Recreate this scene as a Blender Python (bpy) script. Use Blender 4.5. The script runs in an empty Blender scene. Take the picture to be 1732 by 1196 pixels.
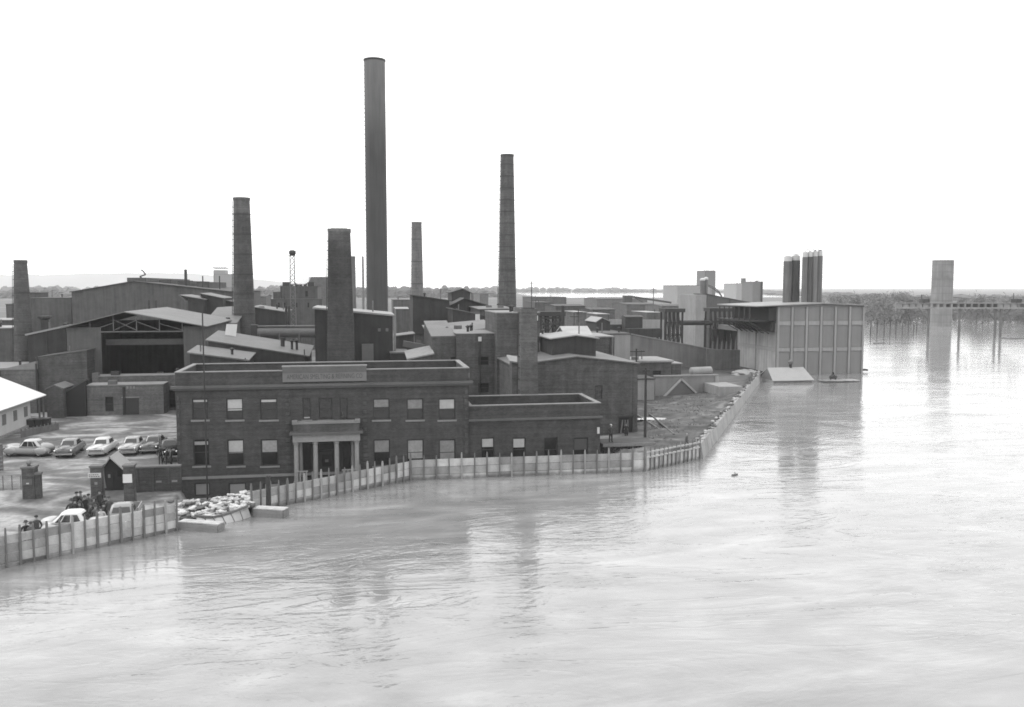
import bpy, bmesh, math, random
import numpy as np
from mathutils import Vector, Matrix, noise as mnoise
random.seed(7)
R = math.radians
C = bpy.context.scene.collection
# ---------------------------------------------------------------- camera
# The world axes follow the plant's own grid: +Y runs back along the building sides.
IW, IH, FPX = 1732.0, 1196.0, 1465.0
CAMZ, YAW, PITCH = 17.0, R(9.8), math.atan(113.0 / 1465.0)
cam = bpy.data.cameras.new('camera'); camo = bpy.data.objects.new('camera', cam); C.objects.link(camo)
camo.location = (0, 0, CAMZ); camo.rotation_euler = (R(90) - PITCH, 0, -YAW)
cam.sensor_width = 36.0; cam.lens = 36.0 * FPX / IW; cam.clip_start = 0.5; cam.clip_end = 12000
sc = bpy.context.scene; sc.camera = camo
# ---------------------------------------------------------------- sky, sun, exposure
SUN_EL, SUN_AZ = R(48), R(-75)          # high, from the left, behind cloud
W = bpy.data.worlds.new('World'); sc.world = W; W.use_nodes = True
nt = W.node_tree; nt.nodes.clear()
sky = nt.nodes.new('ShaderNodeTexSky'); sky.sky_type = 'NISHITA'; sky.sun_disc = False
sky.sun_elevation = SUN_EL; sky.sun_rotation = SUN_AZ; sky.dust_density = 6.0; sky.air_density = 1.5
bw = nt.nodes.new('ShaderNodeRGBToBW'); nt.links.new(sky.outputs[0], bw.inputs[0])
tcw = nt.nodes.new('ShaderNodeTexCoord'); cn = nt.nodes.new('ShaderNodeTexNoise')
cn.inputs['Scale'].default_value = 1.6; cn.inputs['Detail'].default_value = 3
nt.links.new(tcw.outputs['Generated'], cn.inputs['Vector'])
cr = nt.nodes.new('ShaderNodeMapRange'); cr.inputs['To Min'].default_value = 11.6; cr.inputs['To Max'].default_value = 13.6
nt.links.new(cn.outputs['Fac'], cr.inputs['Value'])
mx = nt.nodes.new('ShaderNodeMix'); mx.data_type = 'FLOAT'; mx.inputs[0].default_value = 0.88
nt.links.new(bw.outputs[0], mx.inputs[2]); nt.links.new(cr.outputs[0], mx.inputs[3])
bg = nt.nodes.new('ShaderNodeBackground'); bg.inputs['Strength'].default_value = 0.122
nt.links.new(mx.outputs[0], bg.inputs['Color'])
wo = nt.nodes.new('ShaderNodeOutputWorld'); nt.links.new(bg.outputs[0], wo.inputs['Surface'])
sl = bpy.data.lights.new('sun', 'SUN'); sl.energy = 0.9; sl.angle = R(25); sl.color = (1, 1, 1)
so = bpy.data.objects.new('sun', sl); C.objects.link(so)
so.rotation_euler = (Vector((math.sin(SUN_AZ) * math.cos(SUN_EL), math.cos(SUN_AZ) * math.cos(SUN_EL), math.sin(SUN_EL)))).to_track_quat('Z', 'Y').to_euler()
so.location = (-60, 20, 90)
vs = sc.view_settings; vs.view_transform = 'Standard'; vs.look = 'None'; vs.gamma = 1.0; vs.exposure = 0.4; vs.use_curve_mapping = False
sc.render.engine = 'CYCLES'
cy = sc.cycles; cy.use_denoising = True; cy.denoising_prefilter = 'NONE'; cy.filter_width = 1.7; cy.sample_clamp_indirect = 4.0; cy.max_bounces = 6; cy.diffuse_bounces = 3; cy.glossy_bounces = 3
cy.volume_bounces = 3; cy.caustics_reflective = False; cy.caustics_refractive = False; cy.use_adaptive_sampling = True

# ---------------------------------------------------------------- ray helpers: positions taken from image pixels -> metres
cps, sps, cp, sp_ = math.cos(YAW), math.sin(YAW), math.cos(PITCH), math.sin(PITCH)
RIGHT = Vector((cps, -sps, 0)); FWD = Vector((sps * cp, cps * cp, -sp_)); UPV = RIGHT.cross(FWD)
def ray(px, py): return FWD + RIGHT * ((px - IW / 2) / FPX) + UPV * (-(py - IH / 2) / FPX)
O = Vector((0, 0, CAMZ))
def atz(px, py, z=0.0):
    d = ray(px, py); return O + d * ((z - CAMZ) / d.z)
def aty(px, py, Y):
    d = ray(px, py); return O + d * (Y / d.y)
def Yof(px, D): return D * (cps - sps * (px - IW / 2) / FPX)
def dist_of(py, z=0.0): return FPX * (CAMZ - z) / (py - 485.0)

# ---------------------------------------------------------------- materials (the photograph is black and white: all greys)
MATS = {}
def mat(name, v, rough=0.85, var=0.25, scale=0.6, fine=6.0, streak=0.0, brick=False, wave=None, spec=0.3, metal=0.0, bump=0.15, bands=None, obj=False, bandj=3.0):
    if name in MATS: return MATS[name]
    v *= 0.76                     # all base greys scaled down to balance the raised exposure
    m = bpy.data.materials.new(name); m.use_nodes = True; t = m.node_tree; L = t.links; N = t.nodes
    b = N['Principled BSDF']; b.inputs['Roughness'].default_value = rough
    b.inputs['Specular IOR Level'].default_value = spec; b.inputs['Metallic'].default_value = metal
    if obj: pos = N.new('ShaderNodeTexCoord').outputs['Object']
    else: pos = N.new('ShaderNodeNewGeometry').outputs['Position']
    def noise(sc_, det, stretch=None, dist=0.0):
        n = N.new('ShaderNodeTexNoise'); n.inputs['Scale'].default_value = sc_; n.inputs['Detail'].default_value = det; n.inputs['Distortion'].default_value = dist
        if stretch:
            mp = N.new('ShaderNodeVectorMath'); mp.operation = 'MULTIPLY'; mp.inputs[1].default_value = stretch
            L.new(pos, mp.inputs[0]); L.new(mp.outputs[0], n.inputs['Vector'])
        else: L.new(pos, n.inputs['Vector'])
        return n.outputs['Fac']
    def math_(op, a, c, clamp=False):
        q = N.new('ShaderNodeMath'); q.operation = op; q.use_clamp = clamp
        for i, s in enumerate((a, c)):
            if isinstance(s, (int, float)): q.inputs[i].default_value = s
            else: L.new(s, q.inputs[i])
        return q.outputs[0]
    n1, n2 = noise(scale, 5, None, 0.6), noise(fine, 4)
    f = math_('ADD', 1.0, math_('MULTIPLY', math_('SUBTRACT', n1, 0.5), 2.2 * var))
    f = math_('ADD', f, math_('MULTIPLY', math_('SUBTRACT', n2, 0.5), 1.3 * var))
    if streak:
        s = noise(1.0, 4, (1.7, 1.7, 0.10)); f = math_('ADD', f, math_('MULTIPLY', math_('SUBTRACT', s, 0.5), 2.4 * streak))
    h = n2
    if brick:
        sx = N.new('ShaderNodeSeparateXYZ'); L.new(pos, sx.inputs[0])
        cx = N.new('ShaderNodeCombineXYZ'); L.new(math_('ADD', sx.outputs[0], sx.outputs[1]), cx.inputs[0]); L.new(sx.outputs[2], cx.inputs[1])
        br = N.new('ShaderNodeTexBrick'); L.new(cx.outputs[0], br.inputs['Vector']); br.inputs['Scale'].default_value = 1.0
        br.inputs['Brick Width'].default_value = 0.26; br.inputs['Row Height'].default_value = 0.09; br.inputs['Mortar Size'].default_value = 0.008
        br.inputs['Color1'].default_value = (0.80, 0.80, 0.80, 1); br.inputs['Color2'].default_value = (1.12, 1.12, 1.12, 1); br.inputs['Mortar'].default_value = (1.5, 1.5, 1.5, 1)
        q = N.new('ShaderNodeRGBToBW'); L.new(br.outputs['Color'], q.inputs[0]); f = math_('MULTIPLY', f, q.outputs[0]); h = math_('SUBTRACT', n2, br.outputs['Fac'])
        crs = noise(1.0, 3, (0.12, 0.12, 5.0)); f = math_('ADD', f, math_('MULTIPLY', math_('SUBTRACT', crs, 0.5), 0.9)); blot = noise(0.9, 5, (1, 1, 0.8), 1.5); f = math_('MULTIPLY', f, math_('ADD', 0.62, math_('MULTIPLY', blot, 0.76)))
    if wave:
        wv = N.new('ShaderNodeTexWave'); wv.wave_type = 'BANDS'; wv.bands_direction = wave[0]; wv.inputs['Scale'].default_value = wave[1]; wv.inputs['Distortion'].default_value = wave[2] if len(wave) > 2 else 0
        L.new(pos, wv.inputs['Vector']); h = wv.outputs['Fac']
        f = math_('MULTIPLY', f, math_('ADD', 0.86, math_('MULTIPLY', wv.outputs['Fac'], 0.2)))
    if bands:   # list of (z, factor): paint or soot bands that belong to the thing
        sx = N.new('ShaderNodeSeparateXYZ'); L.new(pos, sx.inputs[0])
        z0, z1 = bands[0][0], bands[-1][0]
        cr = N.new('ShaderNodeValToRGB'); zz = math_('ADD', sx.outputs[2], math_('MULTIPLY', math_('SUBTRACT', n1, 0.5), bandj))
        L.new(math_('DIVIDE', math_('SUBTRACT', zz, z0), z1 - z0, True), cr.inputs[0])
        el = cr.color_ramp.elements
        el[0].position = 0; el[1].position = 1
        mxv = max(k[1] for k in bands)
        for i, (z, k) in enumerate(bands):
            e = el[0] if i == 0 else (el[-1] if i == len(bands) - 1 else el.new((z - z0) / (z1 - z0)))
            e.color = (k / mxv,) * 3 + (1,)
        q = N.new('ShaderNodeRGBToBW'); L.new(cr.outputs[0], q.inputs[0]); f = math_('MULTIPLY', f, math_('MULTIPLY', q.outputs[0], mxv))
    v_ = math_('MULTIPLY', f, v); v_ = math_('MAXIMUM', v_, 0.004)
    L.new(v_, b.inputs['Base Color'])
    if bump:
        bp = N.new('ShaderNodeBump'); bp.inputs['Strength'].default_value = bump; bp.inputs['Distance'].default_value = 0.05
        L.new(h, bp.inputs['Height']); L.new(bp.outputs[0], b.inputs['Normal'])
    MATS[name] = m; return m

M_BRICK = mat('soot_dark_brick', 0.064, brick=True, var=0.30, streak=0.22)
M_BRICK2 = mat('weathered_brick', 0.084, brick=True, var=0.38, streak=0.35)
M_BRICK3 = mat('pale_brick', 0.125, brick=True, var=0.32, streak=0.28)
M_STONE = mat('limestone_trim', 0.25, var=0.25, fine=9)
M_PANEL = mat('name_panel_stone', 0.20, var=0.15, fine=9)
M_CONC = mat('concrete', 0.30, var=0.25, scale=0.35, streak=0.22)
M_CONCL = mat('light_concrete', 0.33, var=0.14, scale=0.3, streak=0.16)
M_CONCD = mat('concrete_infill', 0.235, var=0.10, scale=0.3, streak=0.12)
M_GLASS = mat('dark_window_glass', 0.025, rough=0.12, var=0.3, scale=1.5, spec=0.5, bump=0.0)
M_SHADE = mat('window_shade_cloth', 0.46, var=0.22, scale=1.2)
M_FRAME = mat('dark_sash_paint', 0.05, var=0.1)
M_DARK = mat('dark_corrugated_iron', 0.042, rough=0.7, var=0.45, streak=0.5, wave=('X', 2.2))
M_TIN = mat('grey_tin_roof', 0.155, rough=0.6, var=0.4, scale=0.3, streak=0.15, wave=('X', 1.6))
M_TINL = mat('pale_tin_roof', 0.30, rough=0.6, var=0.3, scale=0.3)
M_TINE = mat('corrugated_siding', 0.095, rough=0.7, var=0.4, streak=0.5, wave=('X', 2.0))
M_TAR = mat('tar_roof', 0.085, var=0.5, scale=0.4)
M_WHITE = mat('white_paint', 0.62, var=0.12, streak=0.05)
M_STEEL = mat('rusty_dark_steel', 0.045, rough=0.7, var=0.3)
M_STEELG = mat('grey_steel', 0.15, rough=0.6, var=0.3)
M_WOODS = [mat('flood_board_%d' % i, v, var=0.32, scale=1.3, fine=10, streak=0.2, bands=[(-1, 0.45), (0.12, 0.5), (0.32, 0.92), (0.6, 1.0), (4, 1.0)], bandj=0.35) for i, v in enumerate((0.30, 0.39, 0.48, 0.60))]
M_POSTL = mat('light_timber_post', 0.33, var=0.25, scale=1.2); M_POST = mat('weathered_timber_post', 0.17, var=0.3, scale=1.2)
M_POLE = mat('dark_creosote_pole', 0.05, var=0.3)
M_BAG = [mat('sandbag_cloth_%d' % i, v, var=0.25, scale=3, obj=True) for i, v in enumerate((0.13, 0.42, 0.64))]  # darkest grey varies the cloth and stands in for shade between bags
M_CANVAS = mat('white_canvas', 0.6, var=0.12, scale=1.5)
M_COAT = [mat('coat_cloth_%d' % i, v, var=0.2, scale=4, obj=True) for i, v in enumerate((0.03, 0.045, 0.07, 0.11))]
M_SHIRT = mat('pale_shirt_cloth', 0.5, var=0.15, scale=4, obj=True)
M_SKIN = mat('skin', 0.36, rough=0.6, var=0.05, obj=True); M_HAT = mat('felt_hat', 0.07, obj=True); M_CAP = mat('white_cap_cloth', 0.65, obj=True)
M_TYRE = mat('tyre_rubber', 0.03, obj=True); M_CHROME = mat('chrome', 0.75, rough=0.15, var=0.05, metal=1.0, bump=0, obj=True)
M_CGLASS = mat('car_glass', 0.04, rough=0.08, spec=0.6, bump=0, obj=True)
def paint(name, v): return mat(name, v, rough=0.25, var=0.06, spec=0.5, bump=0.0, obj=True)

# ---------------------------------------------------------------- mesh helpers
class MB:
    def __init__(s): s.v = []; s.f = []
    def add(s, vs, fs):
        k = len(s.v); s.v += [tuple(p) for p in vs]; s.f += [tuple(i + k for i in f) for f in fs]; return s
    def box(s, x0, x1, y0, y1, z0, z1):
        return s.add([(x0, y0, z0), (x1, y0, z0), (x1, y1, z0), (x0, y1, z0), (x0, y0, z1), (x1, y0, z1), (x1, y1, z1), (x0, y1, z1)],
                     [(0, 3, 2, 1), (4, 5, 6, 7), (0, 1, 5, 4), (1, 2, 6, 5), (2, 3, 7, 6), (3, 0, 4, 7)])
    def bar(s, a, b, w, h=None, up=Vector((0, 0, 1))):
        a = Vector(a); b = Vector(b); h = h or w; d = (b - a).normalized()
        if abs(d.dot(up)) > 0.99: up = Vector((0, 1, 0))
        sx = d.cross(up).normalized() * (w / 2); sy = sx.cross(d).normalized() * (h / 2)
        return s.add([a - sx - sy, a + sx - sy, a + sx + sy, a - sx + sy, b - sx - sy, b + sx - sy, b + sx + sy, b - sx + sy],
                     [(3, 2, 1, 0), (4, 5, 6, 7), (0, 1, 5, 4), (1, 2, 6, 5), (2, 3, 7, 6), (3, 0, 4, 7)])
    def tube(s, a, b, r0, r1=None, n=12, cap=True):
        a = Vector(a); b = Vector(b); r1 = r0 if r1 is None else r1; d = (b - a).normalized()
        up = Vector((0, 0, 1)) if abs(d.z) < 0.9 else Vector((1, 0, 0))
        x = d.cross(up).normalized(); y = d.cross(x).normalized(); vs = []
        for i in range(n):
            t = 2 * math.pi * i / n; o = x * math.cos(t) + y * math.sin(t); vs += [a + o * r0, b + o * r1]
        fs = [(2 * i, 2 * i + 1, 2 * ((i + 1) % n) + 1, 2 * ((i + 1) % n)) for i in range(n)]
        if cap: fs += [tuple(2 * i for i in range(n)), tuple(2 * i + 1 for i in reversed(range(n)))]
        return s.add(vs, fs)
    def lathe(s, cx, cy, prof, n=28, closed=True):   # prof: list of (r, z) from the bottom up
        vs = []; fs = []
        for r, z in prof:
            for i in range(n):
                t = 2 * math.pi * i / n; vs.append((cx + r * math.cos(t), cy + r * math.sin(t), z))
        for k in range(len(prof) - 1):
            for i in range(n):
                j = (i + 1) % n; fs.append((k * n + i, k * n + j, (k + 1) * n + j, (k + 1) * n + i))
        if closed: fs += [tuple(reversed(range(n))), tuple((len(prof) - 1) * n + i for i in range(n))]
        return s.add(vs, fs)
    def prism_y(s, pts, y0, y1):     # pts (x,z) counter-clockwise seen from -Y
        n = len(pts); vs = [(x, y0, z) for x, z in pts] + [(x, y1, z) for x, z in pts]
        return s.add(vs, [tuple(range(n)), tuple(reversed(range(n, 2 * n)))] + [(i, i + n, (i + 1) % n + n, (i + 1) % n) for i in range(n)])
    def prism_x(s, pts, x0, x1):     # pts (y,z)
        n = len(pts); vs = [(x0, y, z) for y, z in pts] + [(x1, y, z) for y, z in pts]
        return s.add(vs, [tuple(reversed(range(n))), tuple(range(n, 2 * n))] + [(i, (i + 1) % n, (i + 1) % n + n, i + n) for i in range(n)])
    def slab(s, p, t):               # four corner points, thickness t downwards
        p = [Vector(q) for q in p]; nrm = (p[1] - p[0]).cross(p[3] - p[0]).normalized()
        if nrm.z < 0: nrm = -nrm
        q = [a - nrm * t for a in p]
        return s.add(p + q, [(0, 1, 2, 3), (7, 6, 5, 4)] + [(i, i + 4, (i + 1) % 4 + 4, (i + 1) % 4) for i in range(4)])
    def frustum(s, cx, cy, z0, z1, w0, w1, d0=None, d1=None):
        d0 = d0 or w0; d1 = d1 or w1
        return s.add([(cx - w0 / 2, cy - d0 / 2, z0), (cx + w0 / 2, cy - d0 / 2, z0), (cx + w0 / 2, cy + d0 / 2, z0), (cx - w0 / 2, cy + d0 / 2, z0),
                      (cx - w1 / 2, cy - d1 / 2, z1), (cx + w1 / 2, cy - d1 / 2, z1), (cx + w1 / 2, cy + d1 / 2, z1), (cx - w1 / 2, cy + d1 / 2, z1)],
                     [(0, 3, 2, 1), (4, 5, 6, 7), (0, 1, 5, 4), (1, 2, 6, 5), (2, 3, 7, 6), (3, 0, 4, 7)])
    def ellipsoid(s, c, r, n=12, m=8):
        vs = []; fs = []
        for j in range(m + 1):
            a = -math.pi / 2 + math.pi * j / m
            for i in range(n):
                t = 2 * math.pi * i / n; vs.append((c[0] + r[0] * math.cos(a) * math.cos(t), c[1] + r[1] * math.cos(a) * math.sin(t), c[2] + r[2] * math.sin(a)))
        for j in range(m):
            for i in range(n):
                k = (i + 1) % n; fs.append((j * n + i, j * n + k, (j + 1) * n + k, (j + 1) * n + i))
        return s.add(vs, fs)
    def mesh(s, name, m, smooth=False):
        me = bpy.data.meshes.new(name); me.from_pydata(s.v, [], s.f); me.validate()
        bm = bmesh.new(); bm.from_mesh(me); bmesh.ops.recalc_face_normals(bm, faces=bm.faces); bm.to_mesh(me); bm.free()
        for q in (m if isinstance(m, (list, tuple)) else [m]): me.materials.append(q)
        if smooth:
            for p in me.polygons: p.use_smooth = True
        return me
    def build(s, name, m, parent=None, smooth=False, local=False):
        return link(name, s.mesh(name, m, smooth), parent, local)
def link(name, data, parent=None, local=False):
    o = bpy.data.objects.new(name, data); C.objects.link(o)
    if parent is not None:
        o.parent = parent
        if not local: o.matrix_parent_inverse = Matrix.Translation(-base_of(parent))
    return o
def base_of(p):
    v = Vector((0, 0, 0))
    while p is not None: v = v + p.location + (p.matrix_parent_inverse.translation if p.parent else Vector((0, 0, 0))); p = p.parent
    return v
def tag(o, label, cat=None, group=None, kind=None):
    if label: o['label'] = label
    if cat: o['category'] = cat
    if group: o['group'] = group
    if kind: o['kind'] = kind
    return o
def thing(name, label, cat, loc=(0, 0, 0), group=None, rz=0.0):
    o = bpy.data.objects.new(name, None); C.objects.link(o); o.location = loc; o.rotation_euler = (0, 0, rz); o.empty_display_size = 0.3
    return tag(o, label, cat, group)
def copy_tree(o, parent=None):
    c = o.copy(); C.objects.link(c); c.parent = parent
    for ch in o.children: copy_tree(ch, c)
    return c
def slot_box(name, w, d, h, m): return MB().box(-w / 2, w / 2, -d / 2, d / 2, -h / 2, h / 2).mesh(name, m)
# ================================================================ SETTING: ground, river
def P2(px, py, z=0.0):
    p = atz(px, py, z); return (p.x, p.y)
shore = [P2(298, 898), P2(369, 887), P2(393, 883), P2(422, 874), P2(425, 866), P2(695, 812), P2(1090, 797), P2(1182, 776), P2(1282, 645)]
a0, a1 = Vector(P2(0, 962)), Vector(P2(298, 898)); a_ = a0 + (a0 - a1).normalized() * 500
BX1 = aty(1462, 580, 161.0).x        # right side of the pale mill
land_poly = [(a_.x, a_.y), tuple(a0)] + shore + [(shore[-1][0] + 1.0, 158.5), (BX1 - 1, 159.0), (BX1 - 1, 185), (BX1 - 14, 240), (BX1 - 6, 420), (BX1 + 60, 432), (BX1 + 150, 436), (BX1 + 400, 455), (6000, 520), (6000, 7000), (-6000, 7000), (-6000, a_.y)]
water_poly = [(a_.x, a_.y), tuple(a0)] + shore + [(shore[-1][0] + 1.0, 158.5), (BX1 - 3, 162), (BX1 - 3, 190), (BX1 - 30, 240), (BX1 - 30, 460), (BX1 + 60, 470), (BX1 + 400, 500), (5900, 560), (5900, -900), (-900, -900)]
def inside(poly, xs, ys):
    r = np.zeros(xs.shape, bool); n = len(poly)
    for i in range(n):
        x0, y0 = poly[i]; x1, y1 = poly[(i + 1) % n]
        if y0 == y1: continue
        c = ((y0 > ys) != (y1 > ys)) & (xs < (x1 - x0) * (ys - y0) / (y1 - y0) + x0); r ^= c
    return r
def seg_dist(a, b, xs, ys):
    ax, ay = a; dx, dy = b[0] - ax, b[1] - ay; t = np.clip(((xs - ax) * dx + (ys - ay) * dy) / (dx * dx + dy * dy), 0, 1)
    return np.hypot(xs - ax - t * dx, ys - ay - t * dy)
def axis(parts):
    out = []
    for a, b, s in parts: out += list(np.arange(a, b, s))
    return np.array(out + [parts[-1][1]])
OFY = 79.4                                             # office front
OFX0 = aty(298, 720, OFY).x
gx = axis([(-6000, -1000, 500), (-1000, -200, 50), (-200, -75, 4), (-75, 55, 0.8), (55, 120, 2.5), (120, 400, 20), (400, 1000, 60), (1000, 6000, 500)])
gy = axis([(-900, -100, 100), (-100, 40, 20), (40, 48, 2), (48, 125, 0.8), (125, 200, 2.5), (200, 480, 8), (480, 1200, 40), (1200, 7000, 300)])
XX, YY = np.meshgrid(gx, gy)
ins = inside(land_poly, XX, YY)
def snoise(xs, ys, s, seed=0):
    f = np.zeros(xs.shape); it = np.nditer([xs, ys, f], op_flags=[['readonly'], ['readonly'], ['writeonly']])
    for x, y, o in it: o[...] = mnoise.noise((float(x) * s + seed, float(y) * s, seed * 0.37))
    return f
nn = snoise(XX, YY, 0.13, 3); n2 = snoise(XX, YY, 0.45, 9)
zl = 0.16 + 0.10 * nn + 0.03 * n2
vpx = IW / 2 + FPX * (XX * cps - YY * sps) / np.maximum(XX * sps + YY * cps, 1.0)
near = (YY < OFY + 2.5) & (YY > 40) & (vpx > np.where(YY > OFY + 0.3, 312, np.where(YY > 74.8, 284, 303))) & (XX < P2(1100, 797)[0])
zl = np.where(near, -1.75, zl)
dl = seg_dist(tuple(a0), tuple(a1), XX, YY); zl += np.where(YY < 70, 0.42 * np.clip(1 - dl / 3.5, 0, 1), 0)
yard = np.clip(1 - seg_dist(P2(1182, 776), P2(1282, 645), XX, YY) / 12, 0, 1) * (XX > P2(1090, 797)[0]); zl += 1.1 * yard * (1 + 0.5 * n2) * (YY < 150)
zl = np.where(YY > 520, zl + 0.3, zl)
zz = np.where(ins, zl, -4.0)
ny, nx = XX.shape
vs_ = np.stack([XX.ravel(), YY.ravel(), zz.ravel()], 1)
idx = np.arange(nx * ny).reshape(ny, nx)
fq = np.stack([idx[:-1, :-1].ravel(), idx[:-1, 1:].ravel(), idx[1:, 1:].ravel(), idx[1:, :-1].ravel()], 1)
me = bpy.data.meshes.new('ground'); me.from_pydata(vs_.tolist(), [], fq.tolist())
# ground material: mud and packed dirt, worn pale in the yard, dark rough grass on the river bank
gm = bpy.data.materials.new('mud_and_dirt'); gm.use_nodes = True; t = gm.node_tree; N = t.nodes; L = t.links; b = N['Principled BSDF']
b.inputs['Roughness'].default_value = 0.75; b.inputs['Specular IOR Level'].default_value = 0.3
g = N.new('ShaderNodeNewGeometry')
def gno(s, d, dist=0, st=None):
    n = N.new('ShaderNodeTexNoise'); n.inputs['Scale'].default_value = s; n.inputs['Detail'].default_value = d; n.inputs['Distortion'].default_value = dist
    if st:
        q = N.new('ShaderNodeMapping'); q.inputs['Scale'].default_value = st; q.inputs['Rotation'].default_value = (0, 0, R(25)); L.new(g.outputs['Position'], q.inputs[0]); L.new(q.outputs[0], n.inputs['Vector'])
    else: L.new(g.outputs['Position'], n.inputs['Vector'])
    return n.outputs['Fac']
def gramp(src, pts):
    c = N.new('ShaderNodeValToRGB'); L.new(src, c.inputs[0]); e = c.color_ramp.elements
    e[0].position, e[0].color = pts[0][0], (pts[0][1],) * 3 + (1,); e[1].position, e[1].color = pts[-1][0], (pts[-1][1],) * 3 + (1,)
    for p_, v_ in pts[1:-1]: e.new(p_).color = (v_,) * 3 + (1,)
    return c.outputs[0]
def gmix(f, a, c, mode='MIX'):
    q = N.new('ShaderNodeMix'); q.data_type = 'RGBA'; q.blend_type = mode
    if isinstance(f, float): q.inputs[0].default_value = f
    else: L.new(f, q.inputs[0])
    L.new(a, q.inputs[6]); L.new(c, q.inputs[7]); return q.outputs[2]
dirt = gramp(gno(0.13, 7, 1.6, (1, 1.5, 1)), [(0.33, 0.065), (0.46, 0.12), (0.56, 0.23), (0.66, 0.32)])
fine = gramp(gno(2.2, 5), [(0.3, 0.72), (0.7, 1.2)]); dirt = gmix(1.0, dirt, fine, 'MULTIPLY')
grass = gramp(gno(0.5, 6, 0.5), [(0.36, 0.035), (0.5, 0.07), (0.58, 0.09), (0.68, 0.17)])
sx = N.new('ShaderNodeSeparateXYZ'); L.new(g.outputs['Position'], sx.inputs[0])
mk = N.new('ShaderNodeMapRange'); mk.inputs['From Min'].default_value = P2(1030, 745)[0]; mk.inputs['From Max'].default_value = P2(1030, 745)[0] + 3; L.new(sx.outputs[0], mk.inputs['Value'])
far = gramp(gno(0.02, 6, 0.5, (0.35, 3, 1)), [(0.35, 0.04), (0.5, 0.07), (0.62, 0.12), (0.75, 0.22)])
mf = N.new('ShaderNodeMapRange'); mf.inputs['From Min'].default_value = 125; mf.inputs['From Max'].default_value = 150; L.new(sx.outputs[1], mf.inputs['Value'])
L.new(gmix(mf.outputs[0], gmix(mk.outputs[0], dirt, grass), far), b.inputs['Base Color'])
rr = N.new('ShaderNodeMapRange'); rr.inputs['To Min'].default_value = 0.35; rr.inputs['To Max'].default_value = 0.95; L.new(gno(0.16, 4, 1.2, (1, 2.6, 1)), rr.inputs['Value'])
bp = N.new('ShaderNodeBump'); bp.inputs['Strength'].default_value = 0.5; bp.inputs['Distance'].default_value = 0.12; L.new(gno(1.4, 6), bp.inputs['Height']); L.new(bp.outputs[0], b.inputs['Normal'])
me.materials.append(gm)
for p in me.polygons: p.use_smooth = True
tag(link('ground', me), None, kind='structure')

# river: muddy flood water, ruffled, with stretched swirls
wm = bpy.data.materials.new('muddy_flood_water'); wm.use_nodes = True; t = wm.node_tree; N = t.nodes; L = t.links; b = N['Principled BSDF']
b.inputs['Roughness'].default_value = 0.085; b.inputs['IOR'].default_value = 1.75; b.inputs['Specular IOR Level'].default_value = 0.5
g = N.new('ShaderNodeNewGeometry')
def wno(s, d, dist, st, rot):
    q = N.new('ShaderNodeMapping'); q.inputs['Scale'].default_value = st; q.inputs['Rotation'].default_value = (0, 0, R(rot)); L.new(g.outputs['Position'], q.inputs[0])
    n = N.new('ShaderNodeTexNoise'); n.inputs['Scale'].default_value = s; n.inputs['Detail'].default_value = d; n.inputs['Distortion'].default_value = dist; L.new(q.outputs[0], n.inputs['Vector']); return n.outputs['Fac']
def wmath(op, a, c):
    q = N.new('ShaderNodeMath'); q.operation = op
    for i, s in enumerate((a, c)):
        if isinstance(s, (int, float)): q.inputs[i].default_value = s
        else: L.new(s, q.inputs[i])
    return q.outputs[0]
big = wno(0.09, 5, 1.8, (1, 1.7, 1), -12); silt = wno(0.11, 6, 3.4, (0.4, 1.6, 1), 14)
foam = wno(0.07, 8, 4.0, (0.6, 1.7, 1), -20)
colr = gramp(wmath('ADD', wmath('MULTIPLY', big, 0.45), wmath('ADD', wmath('MULTIPLY', silt, 0.3), wmath('MULTIPLY', foam, 0.25))), [(0.34, 0.135), (0.44, 0.18), (0.54, 0.225), (0.64, 0.30)])
L.new(colr, b.inputs['Base Color'])
calm = N.new('ShaderNodeMapRange'); calm.inputs['From Min'].default_value = 0.40; calm.inputs['From Max'].default_value = 0.62; calm.inputs['To Min'].default_value = 0.12; calm.inputs['To Max'].default_value = 1.0
L.new(wno(0.055, 3, 1.0, (1, 1.4, 1), 8), calm.inputs['Value'])
w1 = wno(0.55, 3, 0.9, (0.8, 1.6, 1), 6); w2 = wno(1.9, 3, 0.6, (0.75, 1.5, 1), -9); w3 = wno(6.0, 2, 0.3, (0.8, 1.2, 1), 20)
hh = wmath('ADD', wmath('MULTIPLY', w1, 0.24), wmath('ADD', wmath('MULTIPLY', w2, 0.11), wmath('MULTIPLY', w3, 0.026)))
hh = wmath('MULTIPLY', hh, calm.outputs[0])
ed = wmath('ABSOLUTE', wmath('SUBTRACT', wno(0.085, 4, 3.2, (0.6, 1.7, 1), -16), 0.5), 0)       # creases where currents meet
ed2 = wmath('ABSOLUTE', wmath('SUBTRACT', wno(0.22, 4, 2.6, (0.55, 1.6, 1), 10), 0.5), 0)
hh = wmath('ADD', hh, wmath('ADD', wmath('MULTIPLY', wmath('MINIMUM', ed, 0.06), 0.75), wmath('MULTIPLY', wmath('MINIMUM', ed2, 0.05), 0.30)))
sxw = N.new('ShaderNodeSeparateXYZ'); L.new(g.outputs['Position'], sxw.inputs[0])      # ripples fade with distance so far water mirrors more bright sky
sh_ = N.new('ShaderNodeMapRange'); sh_.inputs['From Min'].default_value = 55; sh_.inputs['From Max'].default_value = 190; sh_.inputs['To Min'].default_value = 1.0; sh_.inputs['To Max'].default_value = 0.38; L.new(sxw.outputs[1], sh_.inputs['Value'])
hh = wmath('MULTIPLY', hh, sh_.outputs[0])
bp = N.new('ShaderNodeBump'); bp.inputs['Strength'].default_value = 1.0; bp.inputs['Distance'].default_value = 0.22; L.new(hh, bp.inputs['Height']); L.new(bp.outputs[0], b.inputs['Normal'])
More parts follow.
